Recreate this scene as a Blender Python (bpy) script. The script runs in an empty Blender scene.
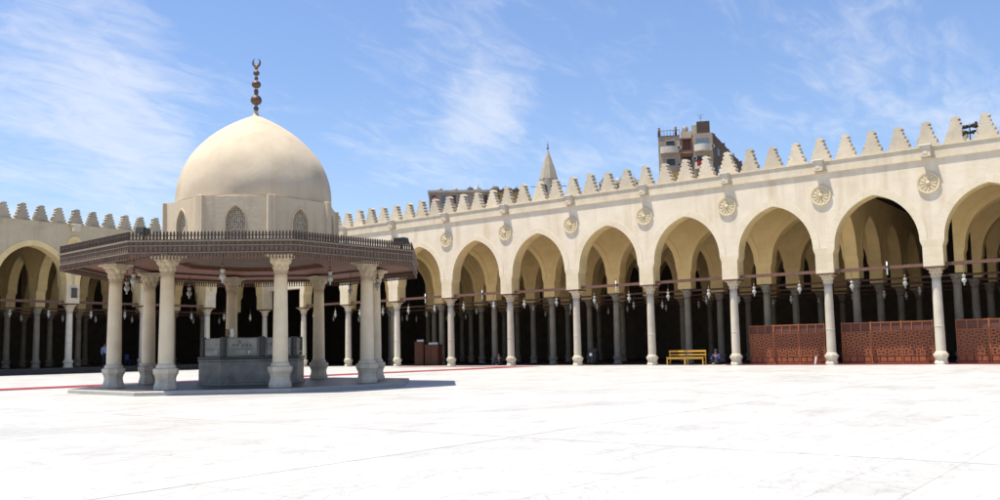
import bpy, bmesh, math, random
from mathutils import Vector, Matrix, noise as mnoise
random.seed(7)
C = bpy.context.scene.collection
S = bpy.context.scene
PI = math.pi

# ------------------------------------------------------------------ camera
F, CY, PITCH, ROLL, YAW, EYE = 893.28, 264.64, 0.094495, -0.017938, 0.654527, 1.1614
cam_d = bpy.data.cameras.new('camera'); cam = bpy.data.objects.new('camera', cam_d); C.objects.link(cam)
fw = Vector((math.cos(PITCH)*math.cos(YAW), math.cos(PITCH)*math.sin(YAW), math.sin(PITCH)))
rt = Vector((math.sin(YAW), -math.cos(YAW), 0)); up = rt.cross(fw)
r2 = rt*math.cos(ROLL) + up*math.sin(ROLL); u2 = up*math.cos(ROLL) - rt*math.sin(ROLL)
m = Matrix((r2, u2, -fw)).transposed().to_4x4(); m.translation = (0, 0, EYE)
cam.matrix_world = m
cam_d.sensor_width = 36; cam_d.lens = 36*F/1000; cam_d.shift_y = (CY-250)/1000
cam_d.clip_end = 6000; cam_d.clip_start = 0.05
S.camera = cam

# ------------------------------------------------------------------ light
to_sun = Vector((-0.225, 0.20, 1.0)).normalized()
elev = math.asin(to_sun.z); azi = math.atan2(to_sun.x, to_sun.y)
sd = bpy.data.lights.new('sun', 'SUN'); sd.energy = 5.0; sd.angle = math.radians(0.5); sd.color = (1.0, 0.93, 0.80)
sun = bpy.data.objects.new('sun', sd); C.objects.link(sun)
sun.rotation_euler = to_sun.to_track_quat('Z', 'Y').to_euler(); sun.location = (0, 0, 60)

w = bpy.data.worlds.new('World'); S.world = w; w.use_nodes = True
nt = w.node_tree; nt.nodes.clear(); N = nt.nodes.new; LK = nt.links.new
def wmath(op, a, b=None, c=None):
    n = N('ShaderNodeMath'); n.operation = op
    for i, v in enumerate((a, b, c)):
        if v is None: continue
        if isinstance(v, (int, float)): n.inputs[i].default_value = v
        else: LK(v, n.inputs[i])
    return n.outputs[0]
sky = N('ShaderNodeTexSky'); sky.sky_type = 'NISHITA'; sky.sun_disc = False
sky.sun_elevation = elev; sky.sun_rotation = azi; sky.air_density = 1.3; sky.dust_density = 0.3; sky.ozone_density = 1.3
tc = N('ShaderNodeTexCoord'); nrm = N('ShaderNodeVectorMath'); nrm.operation = 'NORMALIZE'; LK(tc.outputs['Generated'], nrm.inputs[0])
sep = N('ShaderNodeSeparateXYZ'); LK(nrm.outputs[0], sep.inputs[0])
# clouds live on a high flat layer: direction / height
zz = wmath('MAXIMUM', sep.outputs[2], 0.04)
zq = wmath('ADD', zz, 0.22)
px = wmath('DIVIDE', sep.outputs[0], zq); py = wmath('DIVIDE', sep.outputs[1], zq)
cb = N('ShaderNodeCombineXYZ'); LK(px, cb.inputs[0]); LK(py, cb.inputs[1])
mp = N('ShaderNodeMapping'); mp.inputs['Rotation'].default_value = (0, 0, math.radians(62)); mp.inputs['Scale'].default_value = (1.5, 3.2, 1)
mp.inputs['Location'].default_value = (3.1, 0.7, 0)
LK(cb.outputs[0], mp.inputs[0])
n1 = N('ShaderNodeTexNoise'); n1.inputs['Scale'].default_value = 1.35; n1.inputs['Detail'].default_value = 9; n1.inputs['Roughness'].default_value = 0.55; n1.inputs['Distortion'].default_value = 0.7
LK(mp.outputs[0], n1.inputs['Vector'])
n2 = N('ShaderNodeTexNoise'); n2.inputs['Scale'].default_value = 5.5; n2.inputs['Detail'].default_value = 8; n2.inputs['Roughness'].default_value = 0.62; n2.inputs['Distortion'].default_value = 1.2
LK(mp.outputs[0], n2.inputs['Vector'])
# broad banks of thin cirrus in fixed compass directions
def bank(d, width, gain):
    v = N('ShaderNodeVectorMath'); v.operation = 'DISTANCE'; v.inputs[1].default_value = Vector(d).normalized(); LK(nrm.outputs[0], v.inputs[0])
    mr = N('ShaderNodeMapRange'); mr.interpolation_type = 'SMOOTHERSTEP'
    mr.inputs[1].default_value = 0; mr.inputs[2].default_value = width; mr.inputs[3].default_value = gain; mr.inputs[4].default_value = 0
    LK(v.outputs['Value'], mr.inputs[0]); return mr.outputs[0]
def pdir(x, y):
    d = fw*F + r2*(x-500) - u2*(y-CY); return d.normalized()
banks = [bank(pdir(*q), wd, g) for q, wd, g in (((60, 40), .16, .13), ((130, 110), .12, .12), ((215, 155), .12, .07), ((20, 200), .22, .12), ((130, 210), .2, .08),
         ((500, 92), .085, .23), ((480, 125), .07, .10), ((940, 105), .16, .11), ((600, 160), .14, .14), ((430, 170), .14, .10), ((460, 12), .09, .12), ((880, 10), .1, .12), ((800, 110), .12, .06))]
tot = banks[0]
for b in banks[1:]: tot = wmath('ADD', tot, b)
den = wmath('ADD', wmath('MULTIPLY', n1.outputs[0], 0.62), wmath('MULTIPLY', n2.outputs[0], 0.38))
den = wmath('ADD', den, tot)
mr = N('ShaderNodeMapRange'); mr.interpolation_type = 'SMOOTHSTEP'
mr.inputs[1].default_value = 0.50; mr.inputs[2].default_value = 0.88; mr.inputs[3].default_value = 0; mr.inputs[4].default_value = 0.60
LK(den, mr.inputs[0])
tint = N('ShaderNodeMix'); tint.data_type = 'RGBA'; tint.blend_type = 'MULTIPLY'; tint.inputs[0].default_value = 1; tint.inputs[7].default_value = (0.86, 0.92, 1.13, 1)
LK(sky.outputs[0], tint.inputs[6])
mx = N('ShaderNodeMix'); mx.data_type = 'RGBA'; LK(mr.outputs[0], mx.inputs[0]); LK(tint.outputs[2], mx.inputs[6]); mx.inputs[7].default_value = (6.3, 6.5, 6.9, 1)
bg = N('ShaderNodeBackground'); bg.inputs[1].default_value = 0.087; LK(mx.outputs[2], bg.inputs[0])
wo = N('ShaderNodeOutputWorld'); LK(bg.outputs[0], wo.inputs[0])

S.view_settings.view_transform = 'Standard'; S.view_settings.look = 'None'
S.view_settings.exposure = 0.78; S.view_settings.gamma = 1
S.render.engine = 'CYCLES'; S.cycles.diffuse_bounces = 8; S.cycles.max_bounces = 12
S.render.resolution_x = 1024; S.render.resolution_y = 512

# ------------------------------------------------------------------ materials
def mat(name, c1, c2=None, scale=3.0, rough=0.85, bump=0.15, brick=None, stain=None, streak=None, metal=0.0, spec=0.4, bscale=None, rnd=True, fine=0.0):
    M = bpy.data.materials.new(name); M.use_nodes = True
    t = M.node_tree; n = t.nodes; L = t.links.new; P = n['Principled BSDF']
    P.inputs['Roughness'].default_value = rough; P.inputs['Metallic'].default_value = metal
    P.inputs['Specular IOR Level'].default_value = spec
    c2 = c2 or tuple(x*0.85 for x in c1)
    tcn = n.new('ShaderNodeTexCoord'); vec = tcn.outputs['Object']
    if rnd:
        oi = n.new('ShaderNodeObjectInfo'); ml = n.new('ShaderNodeVectorMath'); ml.operation = 'SCALE'; ml.inputs[0].default_value = (37, 53, 71)
        L(oi.outputs['Random'], ml.inputs['Scale']); ad = n.new('ShaderNodeVectorMath'); L(vec, ad.inputs[0]); L(ml.outputs[0], ad.inputs[1]); vec = ad.outputs[0]
    nz = n.new('ShaderNodeTexNoise'); nz.inputs['Scale'].default_value = scale; nz.inputs['Detail'].default_value = 7; nz.inputs['Roughness'].default_value = 0.62
    L(vec, nz.inputs['Vector'])
    cr = n.new('ShaderNodeValToRGB'); cr.color_ramp.elements[0].position = 0.3; cr.color_ramp.elements[1].position = 0.7
    cr.color_ramp.elements[0].color = (*c2, 1); cr.color_ramp.elements[1].color = (*c1, 1); L(nz.outputs[0], cr.inputs[0]); col = cr.outputs[0]
    def mul(col, fac_out, colr):
        mxx = n.new('ShaderNodeMix'); mxx.data_type = 'RGBA'; mxx.blend_type = 'MULTIPLY'
        L(fac_out, mxx.inputs[0]); L(col, mxx.inputs[6]); mxx.inputs[7].default_value = (*colr, 1); return mxx.outputs[2]
    if stain:
        sc, amt, colr = stain
        z2 = n.new('ShaderNodeTexNoise'); z2.inputs['Scale'].default_value = sc; z2.inputs['Detail'].default_value = 5; L(vec, z2.inputs['Vector'])
        rr = n.new('ShaderNodeMapRange'); rr.inputs[1].default_value = 0.48; rr.inputs[2].default_value = 0.75; rr.inputs[4].default_value = amt; L(z2.outputs[0], rr.inputs[0])
        col = mul(col, rr.outputs[0], colr)
    if streak:
        sc, amt, colr = streak
        mpn = n.new('ShaderNodeMapping'); mpn.inputs['Scale'].default_value = (sc, sc, sc*0.09); L(vec, mpn.inputs[0])
        z3 = n.new('ShaderNodeTexNoise'); z3.inputs['Scale'].default_value = 1; z3.inputs['Detail'].default_value = 4; L(mpn.outputs[0], z3.inputs['Vector'])
        rr = n.new('ShaderNodeMapRange'); rr.inputs[1].default_value = 0.5; rr.inputs[2].default_value = 0.72; rr.inputs[4].default_value = amt; L(z3.outputs[0], rr.inputs[0])
        col = mul(col, rr.outputs[0], colr)
    h = nz.outputs[0]
    if rnd:
        vr = n.new('ShaderNodeMapRange'); vr.inputs[3].default_value = .80; vr.inputs[4].default_value = 1.06; L(oi.outputs['Random'], vr.inputs[0])
        vm = n.new('ShaderNodeVectorMath'); vm.operation = 'SCALE'; L(col, vm.inputs[0]); L(vr.outputs[0], vm.inputs['Scale']); col = vm.outputs[0]
    if brick:
        bw, bh, mort, amt, var = brick
        bt = n.new('ShaderNodeTexBrick'); bt.inputs['Scale'].default_value = 1; bt.inputs['Brick Width'].default_value = bw; bt.inputs['Row Height'].default_value = bh
        bt.inputs['Mortar Size'].default_value = mort; bt.inputs['Mortar Smooth'].default_value = 0.3; bt.inputs['Bias'].default_value = 0.0
        bt.inputs['Color1'].default_value = (1, 1, 1, 1); bt.inputs['Color2'].default_value = (1-var, 1-var, 1-var*1.25, 1); bt.inputs['Mortar'].default_value = (1-amt, 1-amt, 1-amt, 1)
        L(tcn.outputs['UV'], bt.inputs['Vector'])
        mxx = n.new('ShaderNodeMix'); mxx.data_type = 'RGBA'; mxx.blend_type = 'MULTIPLY'; mxx.inputs[0].default_value = 1; L(col, mxx.inputs[6]); L(bt.outputs['Color'], mxx.inputs[7]); col = mxx.outputs[2]
    L(col, P.inputs['Base Color'])
    if bump:
        b = n.new('ShaderNodeBump'); b.inputs['Strength'].default_value = bump; b.inputs['Distance'].default_value = 0.03
        nb = n.new('ShaderNodeTexNoise'); nb.inputs['Scale'].default_value = bscale or scale*5; nb.inputs['Detail'].default_value = 6; L(vec, nb.inputs['Vector'])
        L(nb.outputs[0], b.inputs['Height']); L(b.outputs[0], P.inputs['Normal'])
    return M

def marble_floor():
    M = bpy.data.materials.new('courtyard marble'); M.use_nodes = True
    t = M.node_tree; n = t.nodes; L = t.links.new; P = n['Principled BSDF']
    g = n.new('ShaderNodeNewGeometry')
    def noi(sc, det, ro=.6, mapscale=None, dist=0):
        v = g.outputs['Position']
        if mapscale:
            q = n.new('ShaderNodeMapping'); q.inputs['Scale'].default_value = mapscale; q.inputs['Rotation'].default_value = (0, 0, .3); L(v, q.inputs[0]); v = q.outputs[0]
        z = n.new('ShaderNodeTexNoise'); z.inputs['Scale'].default_value = sc; z.inputs['Detail'].default_value = det; z.inputs['Roughness'].default_value = ro; z.inputs['Distortion'].default_value = dist
        L(v, z.inputs['Vector']); return z.outputs[0]
    def rng(v, a, b, c, d):
        q = n.new('ShaderNodeMapRange'); q.inputs[1].default_value = a; q.inputs[2].default_value = b; q.inputs[3].default_value = c; q.inputs[4].default_value = d; L(v, q.inputs[0]); return q.outputs[0]
    base = n.new('ShaderNodeValToRGB'); base.color_ramp.elements[0].color = (.43, .423, .408, 1); base.color_ramp.elements[1].color = (.50, .491, .473, 1)
    base.color_ramp.elements[0].position = .3; base.color_ramp.elements[1].position = .62; L(noi(.9, 10, .7, (1, 2.2, 1), 1.5), base.inputs[0])
    col = base.outputs[0]
    def mul(col, fac, c):
        x = n.new('ShaderNodeMix'); x.data_type = 'RGBA'; x.blend_type = 'MULTIPLY'; L(fac, x.inputs[0]); L(col, x.inputs[6]); x.inputs[7].default_value = (*c, 1); return x.outputs[2]
    col = mul(col, rng(noi(.22, 6, .65, None, .5), .5, .78, 0, 1), (.76, .76, .74))         # broad scuffs
    col = mul(col, rng(noi(1.7, 9, .72, (1, 1, 1), 2.5), .60, .76, 0, 1), (.60, .585, .55))   # small dirt
    # grey marble veins
    vn = n.new('ShaderNodeMath'); vn.operation = 'SUBTRACT'; L(noi(.55, 8, .65, (1, 1.8, 1), 2.0), vn.inputs[0]); vn.inputs[1].default_value = .5
    va = n.new('ShaderNodeMath'); va.operation = 'ABSOLUTE'; L(vn.outputs[0], va.inputs[0])
    col = mul(col, rng(va.outputs[0], 0, .013, .7, 0), (.60, .61, .62))
    # slab to slab tone and thin joints
    bt = n.new('ShaderNodeTexBrick'); bt.offset = 0; bt.inputs['Scale'].default_value = 1; bt.inputs['Brick Width'].default_value = 1.2; bt.inputs['Row Height'].default_value = .6
    bt.inputs['Mortar Size'].default_value = .010; bt.inputs['Mortar Smooth'].default_value = .2
    bt.inputs['Color1'].default_value = (1, 1, 1, 1); bt.inputs['Color2'].default_value = (.86, .86, .855, 1); bt.inputs['Mortar'].default_value = (.74, .73, .71, 1)
    L(g.outputs['Position'], bt.inputs['Vector'])
    x = n.new('ShaderNodeMix'); x.data_type = 'RGBA'; x.blend_type = 'MULTIPLY'; x.inputs[0].default_value = 1; L(col, x.inputs[6]); L(bt.outputs['Color'], x.inputs[7]); col = x.outputs[2]
    # wider expansion joints
    bt2 = n.new('ShaderNodeTexBrick'); bt2.offset = 0; bt2.inputs['Scale'].default_value = 1; bt2.inputs['Brick Width'].default_value = 9.6; bt2.inputs['Row Height'].default_value = 7.2
    bt2.inputs['Mortar Size'].default_value = .022; bt2.inputs['Mortar Smooth'].default_value = .3
    bt2.inputs['Color1'].default_value = (1, 1, 1, 1); bt2.inputs['Color2'].default_value = (.985, .985, .98, 1); bt2.inputs['Mortar'].default_value = (.58, .57, .55, 1)
    L(g.outputs['Position'], bt2.inputs['Vector'])
    x = n.new('ShaderNodeMix'); x.data_type = 'RGBA'; x.blend_type = 'MULTIPLY'; x.inputs[0].default_value = 1; L(col, x.inputs[6]); L(bt2.outputs['Color'], x.inputs[7]); col = x.outputs[2]
    L(col, P.inputs['Base Color'])
    L(rng(noi(.6, 6), .3, .7, .38, .55), P.inputs['Roughness']); P.inputs['Specular IOR Level'].default_value = .3
    b = n.new('ShaderNodeBump'); b.inputs['Strength'].default_value = .12; b.inputs['Distance'].default_value = .01; L(noi(1.2, 6), b.inputs['Height']); L(b.outputs[0], P.inputs['Normal'])
    return M

def lattice_mat(name, c, hole, scale, rough=.85):
    # pierced stucco screen: real lattice is too fine to see, dark openings between pale ribs
    M = bpy.data.materials.new(name); M.use_nodes = True
    t = M.node_tree; n = t.nodes; L = t.links.new; P = n['Principled BSDF']; P.inputs['Roughness'].default_value = rough
    tcn = n.new('ShaderNodeTexCoord'); v = n.new('ShaderNodeTexVoronoi'); v.inputs['Scale'].default_value = scale; v.inputs['Randomness'].default_value = .35
    L(tcn.outputs['UV'], v.inputs['Vector'])
    cr = n.new('ShaderNodeValToRGB'); cr.color_ramp.interpolation = 'EASE'
    cr.color_ramp.elements[0].position = .30; cr.color_ramp.elements[0].color = (*hole, 1); cr.color_ramp.elements[1].position = .42; cr.color_ramp.elements[1].color = (*c, 1)
    L(v.outputs['Distance'], cr.inputs[0]); L(cr.outputs[0], P.inputs['Base Color'])
    b = n.new('ShaderNodeBump'); b.inputs['Distance'].default_value = .03; L(v.outputs['Distance'], b.inputs['Height']); L(b.outputs[0], P.inputs['Normal'])
    return M

MT = {}
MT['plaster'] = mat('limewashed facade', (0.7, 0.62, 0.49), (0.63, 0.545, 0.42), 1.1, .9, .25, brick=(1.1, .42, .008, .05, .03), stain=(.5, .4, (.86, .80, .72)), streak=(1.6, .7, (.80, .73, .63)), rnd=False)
MT['shade_plaster'] = mat('shaded facade', (0.56, 0.475, 0.335), (0.46, 0.385, 0.265), 1.0, .92, .3, brick=(1.1, .42, .008, .07, .04), stain=(.6, .45, (.78, .74, .68)), streak=(1.8, .4, (.74, .70, .64)), rnd=False)  # darker copy of the facade plaster, shade of the left wall in its colour
MT['ring_lit'] = mat('sunlit arch stone', (0.69, 0.605, 0.46), (0.62, 0.53, 0.39), 1.3, .88, .3, brick=(.42, .8, .014, .14, .06), stain=(.8, .3, (.88, .82, .72)), rnd=False)  # paler copy of the arch stone, sunlight on the face put into the colour
MT['ring'] = mat('dressed arch stone', (0.78, 0.61, 0.33), (0.68, 0.52, 0.26), 1.3, .88, .3, brick=(.42, .8, .012, .16, .10), stain=(.8, .3, (.85, .78, .66)), rnd=False)
MT['pier'] = mat('dressed pier stone', (0.67, 0.58, 0.43), (0.6, 0.51, 0.365), 1.3, .88, .3, brick=(.55, .40, .012, .16, .10), stain=(.8, .3, (.85, .78, .66)), rnd=False)
MT['inner'] = mat('bounce tinted inner stone', (0.88, 0.65, 0.31), (0.80, 0.575, 0.26), 1.2, .9, .2, brick=(.8, .42, .010, .12, .08), stain=(.7, .3, (.8, .75, .66)), rnd=False)  # golden bounce light is put into this wall colour
MT['cornice'] = mat('cornice stone', (0.63, 0.555, 0.43), (0.56, 0.48, 0.36), 1.6, .9, .3, brick=(1.2, .7, .010, .12, .07), stain=(1.1, .4, (.80, .74, .66)), streak=(2.5, .35, (.74, .68, .6)), rnd=False)
MT['rosette_stone'] = mat('rosette stone', (.62, .52, .345), (.54, .45, .29), 3, .9, .3, stain=(2, .4, (.8, .74, .64)), rnd=False)
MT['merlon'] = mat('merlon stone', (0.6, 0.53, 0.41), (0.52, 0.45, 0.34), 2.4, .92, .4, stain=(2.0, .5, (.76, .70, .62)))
MT['merlon_shade'] = mat('merlon stone grey', (0.440, 0.388, 0.296), (0.352, 0.308, 0.232), 2.4, .92, .4, stain=(2.0, .5, (.76, .72, .66)))  # darker copy of the merlon stone, with shade in its colour
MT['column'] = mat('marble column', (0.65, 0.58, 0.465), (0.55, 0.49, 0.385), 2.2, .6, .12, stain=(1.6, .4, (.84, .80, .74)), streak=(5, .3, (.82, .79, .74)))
MT['inner_column'] = mat('shade darkened column', (0.36, 0.31, 0.24), (0.25, 0.215, 0.165), 2.2, .6, .12, stain=(1.6, .4, (.8, .76, .7)))  # column stone darkened, the aisles' shade is in the colour
MT['pcolumn'] = mat('pavilion column stone', (0.8, 0.68, 0.49), (0.7, 0.58, 0.4), 2.0, .75, .25, stain=(1.8, .45, (.80, .74, .66)), streak=(4, .35, (.80, .74, .66)))
MT['pbase'] = mat('pavilion base stone', (0.72, 0.63, 0.49), (0.54, 0.47, 0.36), 3.0, .85, .5, stain=(2.5, .6, (.66, .62, .58)))
MT['capital'] = mat('carved capital', (0.663, 0.570, 0.416), (0.510, 0.425, 0.289), 5, .85, .6, stain=(4, .5, (.74, .68, .58)))
MT['dome'] = mat('dome plaster', (0.62, 0.525, 0.39), (0.545, 0.455, 0.335), 0.8, .9, .22, stain=(.9, .5, (.80, .77, .74)), streak=(1.7, .45, (.80, .76, .70)), bscale=6)
MT['drum'] = mat('drum plaster', (0.62, 0.52, 0.38), (0.53, 0.44, 0.315), 1.2, .9, .22, stain=(1.2, .45, (.78, .74, .70)), streak=(3.2, .6, (.68, .62, .55)), bscale=8)
MT['lattice'] = lattice_mat('window lattice', (.42, .355, .26), (.13, .11, .085), 15)
MT['darkwood'] = mat('weathered dark wood', (0.165, 0.108, 0.072), (0.095, 0.06, 0.042), 6, .75, .4, streak=(9, .4, (.65, .6, .58)))
MT['railwood'] = mat('railing wood', (.085, .055, .038), (.045, .029, .022), 7, .75, .4)
MT['greywood'] = mat('sun bleached moulding', (0.27, 0.215, 0.165), (0.19, 0.15, 0.115), 6, .75, .3)
MT['soffit'] = mat('soffit boards', (0.26, 0.098, 0.052), (0.18, 0.064, 0.034), 3, .7, .3, brick=(6, .16, .012, .45, .16))
MT['beam'] = mat('tie beam wood', (0.162, 0.081, 0.055), (0.102, 0.049, 0.034), 5, .7, .3)
MT['redwood'] = mat('red brown screen wood', (0.34, 0.11, 0.038), (0.24, 0.072, 0.026), 7, .55, .3)
MT['redwood_dk'] = mat('screen inset wood', (.13, .042, .024), (.08, .026, .016), 7, .6, .3)
MT['cabwood'] = mat('cabinet wood', (0.12, 0.036, 0.018), (0.07, 0.022, 0.012), 7, .45, .2)
MT['granite'] = mat('grey veined marble', (0.31, 0.3, 0.26), (0.14, 0.137, 0.12), 2.6, .42, .15, stain=(1.5, .6, (.55, .57, .55)), streak=(3, .4, (.7, .72, .7)))
MT['granite_lt'] = mat('pale grey marble', (.38, .37, .32), (.19, .185, .16), 3.2, .4, .15, stain=(2.5, .6, (.6, .62, .6)))
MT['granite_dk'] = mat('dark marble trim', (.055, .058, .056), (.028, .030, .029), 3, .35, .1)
MT['plinth'] = mat('shadowed plinth paving', (.085, .083, .090), (.045, .045, .050), 1.6, .35, .15, brick=(.8, .8, .010, .25, .16), stain=(1.2, .5, (.65, .65, .67)), rnd=False)  # the roof's shadow is put into this dark top colour
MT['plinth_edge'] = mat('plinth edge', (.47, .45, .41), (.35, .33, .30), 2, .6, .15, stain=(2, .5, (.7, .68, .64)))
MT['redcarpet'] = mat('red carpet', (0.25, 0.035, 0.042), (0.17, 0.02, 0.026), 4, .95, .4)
MT['darkcarpet'] = mat('shade darkened carpet', (.085, .012, .016), (.05, .009, .011), 4, .95, .4)  # carpet red darkened to carry the shade of the portico
MT['ceil'] = mat('shade darkened ceiling', (.055, .042, .032), (.03, .024, .02), 3, .85, .2)  # interior shade put into the ceiling colour
MT['backwall'] = mat('shade darkened wall', (.12, .10, .08), (.08, .065, .05), 1.5, .9, .1)  # darkened so the deep interior shade is in the wall colour
MT['roof'] = mat('roof deck', (.30, .27, .23), (.2, .18, .15), 1.5, .9, .2)
MT['white'] = mat('white enamel', (.80, .80, .77), (.72, .72, .69), 4, .35, 0)
MT['glass'] = mat('milk glass', (.46, .45, .40), (.28, .275, .25), 9, .15, 0, spec=.6)
MT['brass'] = mat('aged brass', (.24, .17, .09), (.12, .085, .05), 12, .45, .2, metal=.7)
MT['bronze'] = mat('finial bronze', (.20, .12, .085), (.07, .045, .04), 9, .5, .3, metal=.35)
MT['black'] = mat('black metal', (.022, .022, .024), (.014, .014, .015), 8, .45, .1)
MT['iron'] = mat('dull iron', (.09, .08, .075), (.05, .045, .042), 8, .5, .2)
MT['yellow'] = mat('yellow varnished pine', (0.612, 0.357, 0.055), (0.493, 0.264, 0.038), 5, .5, .15)
MT['skin'] = mat('skin', (.33, .19, .12), (.28, .16, .10), 8, .6, 0)
MT['shirt'] = mat('pale blue cloth', (.34, .42, .66), (.26, .33, .56), 9, .9, .2)
MT['navy'] = mat('navy cloth', (.035, .045, .16), (.022, .030, .11), 9, .9, .2)
MT['trouser'] = mat('dark cloth', (.030, .034, .055), (.02, .022, .035), 9, .9, .2)
MT['hair'] = mat('black hair', (.018, .014, .012), (.012, .01, .009), 20, .7, .3)
MT['paper'] = mat('white paper', (.78, .78, .75), (.72, .72, .68), 8, .8, 0)
MT['blueplastic'] = mat('dark blue plastic', (.03, .04, .17), (.022, .03, .12), 8, .5, 0)
MT['floor'] = marble_floor()
MT['soil'] = mat('dusty ground', (.36, .31, .23), (.28, .24, .18), .05, .95, .1, rnd=False)
MT['bl_grey'] = mat('grey render', (0.416, 0.344, 0.276), (0.320, 0.264, 0.212), .5, .9, .2, stain=(.4, .5, (.7, .66, .62)), streak=(1.1, .5, (.66, .6, .55)))
MT['bl_pink'] = mat('brick pink render', (0.440, 0.276, 0.208), (0.344, 0.208, 0.156), .5, .9, .2, brick=(.5, .2, .02, .15, .12), stain=(.5, .4, (.7, .66, .62)))
MT['bl_cream'] = mat('cream render', (.52, .46, .36), (.42, .36, .27), .5, .9, .2, stain=(.4, .5, (.7, .64, .56)))
MT['bl_ochre'] = mat('ochre render', (.50, .34, .12), (.40, .26, .09), .5, .9, .2, stain=(.4, .4, (.7, .64, .56)))
MT['bl_dark'] = mat('dark brick and shaded side', (.135, .095, .082), (.085, .062, .056), .6, .95, .3, brick=(.5, .25, .02, .25, .2), stain=(.3, .5, (.6, .55, .5)))
MT['bl_white'] = mat('painted balcony', (0.544, 0.518, 0.476), (0.442, 0.416, 0.374), .8, .8, .1, streak=(1.5, .5, (.7, .65, .6)))
MT['shutter'] = mat('window dark', (.050, .055, .060), (.03, .032, .036), 2, .3, 0)
MT['shutter_b'] = mat('window blue grey', (.20, .27, .33), (.13, .18, .23), 2, .35, 0)
MT['brownwood'] = mat('brown shutter', (.12, .055, .035), (.08, .038, .026), 3, .7, 0)
MT['redcloth'] = mat('red laundry', (.42, .03, .03), (.3, .02, .02), 3, .9, 0)
MT['pinkcloth'] = mat('pink laundry', (.55, .16, .25), (.45, .12, .2), 3, .9, 0)
MT['dish'] = mat('dish grey', (.34, .33, .32), (.2, .19, .18), 3, .5, 0)
MT['minaret_cap'] = mat('minaret cap render', (0.34, 0.3, 0.24), (0.28, 0.245, 0.195), 1.2, .9, .2, stain=(1, .4, (.75, .7, .64)))
MT['minaret'] = mat('minaret stone', (.42, .38, .32), (.33, .295, .245), 1.2, .9, .2, brick=(.9, .35, .02, .14, .1), stain=(1, .4, (.75, .7, .64)))

# ------------------------------------------------------------------ mesh builder
class MB:
    def __init__(s, T=None): s.v = []; s.f = []; s.T = T
    def P(s, p):
        s.v.append(tuple(s.T(*p)) if s.T else tuple(p)); return len(s.v)-1
    def face(s, pts, m=0, uv=None, smooth=False): s.f.append(([s.P(p) for p in pts], m, uv, smooth))
    def faceI(s, idx, m=0, smooth=False): s.f.append((list(idx), m, None, smooth))
    def box(s, a, b, m=0, bev=0):
        x0, y0, z0 = a; x1, y1, z1 = b
        i = [s.P(p) for p in ((x0,y0,z0),(x1,y0,z0),(x1,y1,z0),(x0,y1,z0),(x0,y0,z1),(x1,y0,z1),(x1,y1,z1),(x0,y1,z1))]
        for q in ((0,3,2,1),(4,5,6,7),(0,1,5,4),(1,2,6,5),(2,3,7,6),(3,0,4,7)): s.faceI([i[k] for k in q], m)
    def cbox(s, c, d, m=0): s.box([c[i]-d[i]/2 for i in range(3)], [c[i]+d[i]/2 for i in range(3)], m)
    def tube(s, a, b, r, r1=None, n=8, m=0, smooth=True, caps=True):
        a = Vector(a); b = Vector(b); r1 = r if r1 is None else r1
        d = (b-a).normalized(); x = d.orthogonal().normalized(); y = d.cross(x)
        A = [s.P(a+(x*math.cos(t)+y*math.sin(t))*r) for t in [2*PI*k/n for k in range(n)]]
        B = [s.P(b+(x*math.cos(t)+y*math.sin(t))*r1) for t in [2*PI*k/n for k in range(n)]]
        for k in range(n): s.faceI((A[k], A[(k+1)%n], B[(k+1)%n], B[k]), m, smooth)
        if caps: s.faceI(A[::-1], m); s.faceI(B, m)
    def lathe(s, prof, c=(0,0,0), n=24, m=0, smooth=True, rot=0, sq=None, mod=None):
        rings = []
        for (r, z) in prof:
            ring = []
            for k in range(n):
                t = rot+2*PI*k/n; rr = r*(mod(t, z) if mod else 1)
                ring.append(s.P((c[0]+rr*math.cos(t), c[1]+rr*math.sin(t), c[2]+z)))
            rings.append(ring)
        for a, b in zip(rings, rings[1:]):
            for k in range(n): s.faceI((a[k], a[(k+1)%n], b[(k+1)%n], b[k]), m, smooth)
        if prof[0][0] > 1e-4: s.faceI(rings[0][::-1], m)
        if prof[-1][0] > 1e-4: s.faceI(rings[-1], m)
    def poly(s, pts2, v0, v1, m=0, side=None):   # prism in (u,z), extruded along v
        a = [s.P((u, v0, z)) for u, z in pts2]; b = [s.P((u, v1, z)) for u, z in pts2]; n = len(pts2)
        s.faceI(a, m); s.faceI(b[::-1], m)
        for k in range(n): s.faceI((a[k], b[k], b[(k+1)%n], a[(k+1)%n]), m if side is None else side)
    def build(s, name, mats, parent=None, loc=None, bevel=0, rnormal=True):
        me = bpy.data.meshes.new(name)
        me.from_pydata(s.v, [], [f[0] for f in s.f])
        for mm in (mats if isinstance(mats, (list, tuple)) else [mats]): me.materials.append(MT[mm])
        uvl = me.uv_layers.new(name='UVMap')
        for p, f in zip(me.polygons, s.f):
            p.material_index = f[1]; p.use_smooth = f[3]
            if f[2]:
                for k, li in enumerate(p.loop_indices): uvl.data[li].uv = f[2][k]
            else:
                nn = p.normal; ax = max(range(3), key=lambda q: abs(nn[q]))
                for li in p.loop_indices:
                    co = me.vertices[me.loops[li].vertex_index].co
                    uvl.data[li].uv = (co.y, co.z) if ax == 0 else ((co.x, co.z) if ax == 1 else (co.x, co.y))
        if rnormal or bevel:
            bm = bmesh.new(); bm.from_mesh(me)
            if bevel:
                bmesh.ops.remove_doubles(bm, verts=bm.verts, dist=1e-4)
                bmesh.ops.bevel(bm, geom=[e for e in bm.edges if len(e.link_faces) == 2 and e.calc_face_angle(0) > .6], offset=bevel, segments=1, affect='EDGES')
            bmesh.ops.recalc_face_normals(bm, faces=bm.faces)
            bm.to_mesh(me); bm.free()
        me.update()
        o = bpy.data.objects.new(name, me); C.objects.link(o)
        if loc: o.location = loc
        if parent: o.parent = parent
        return o

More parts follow.
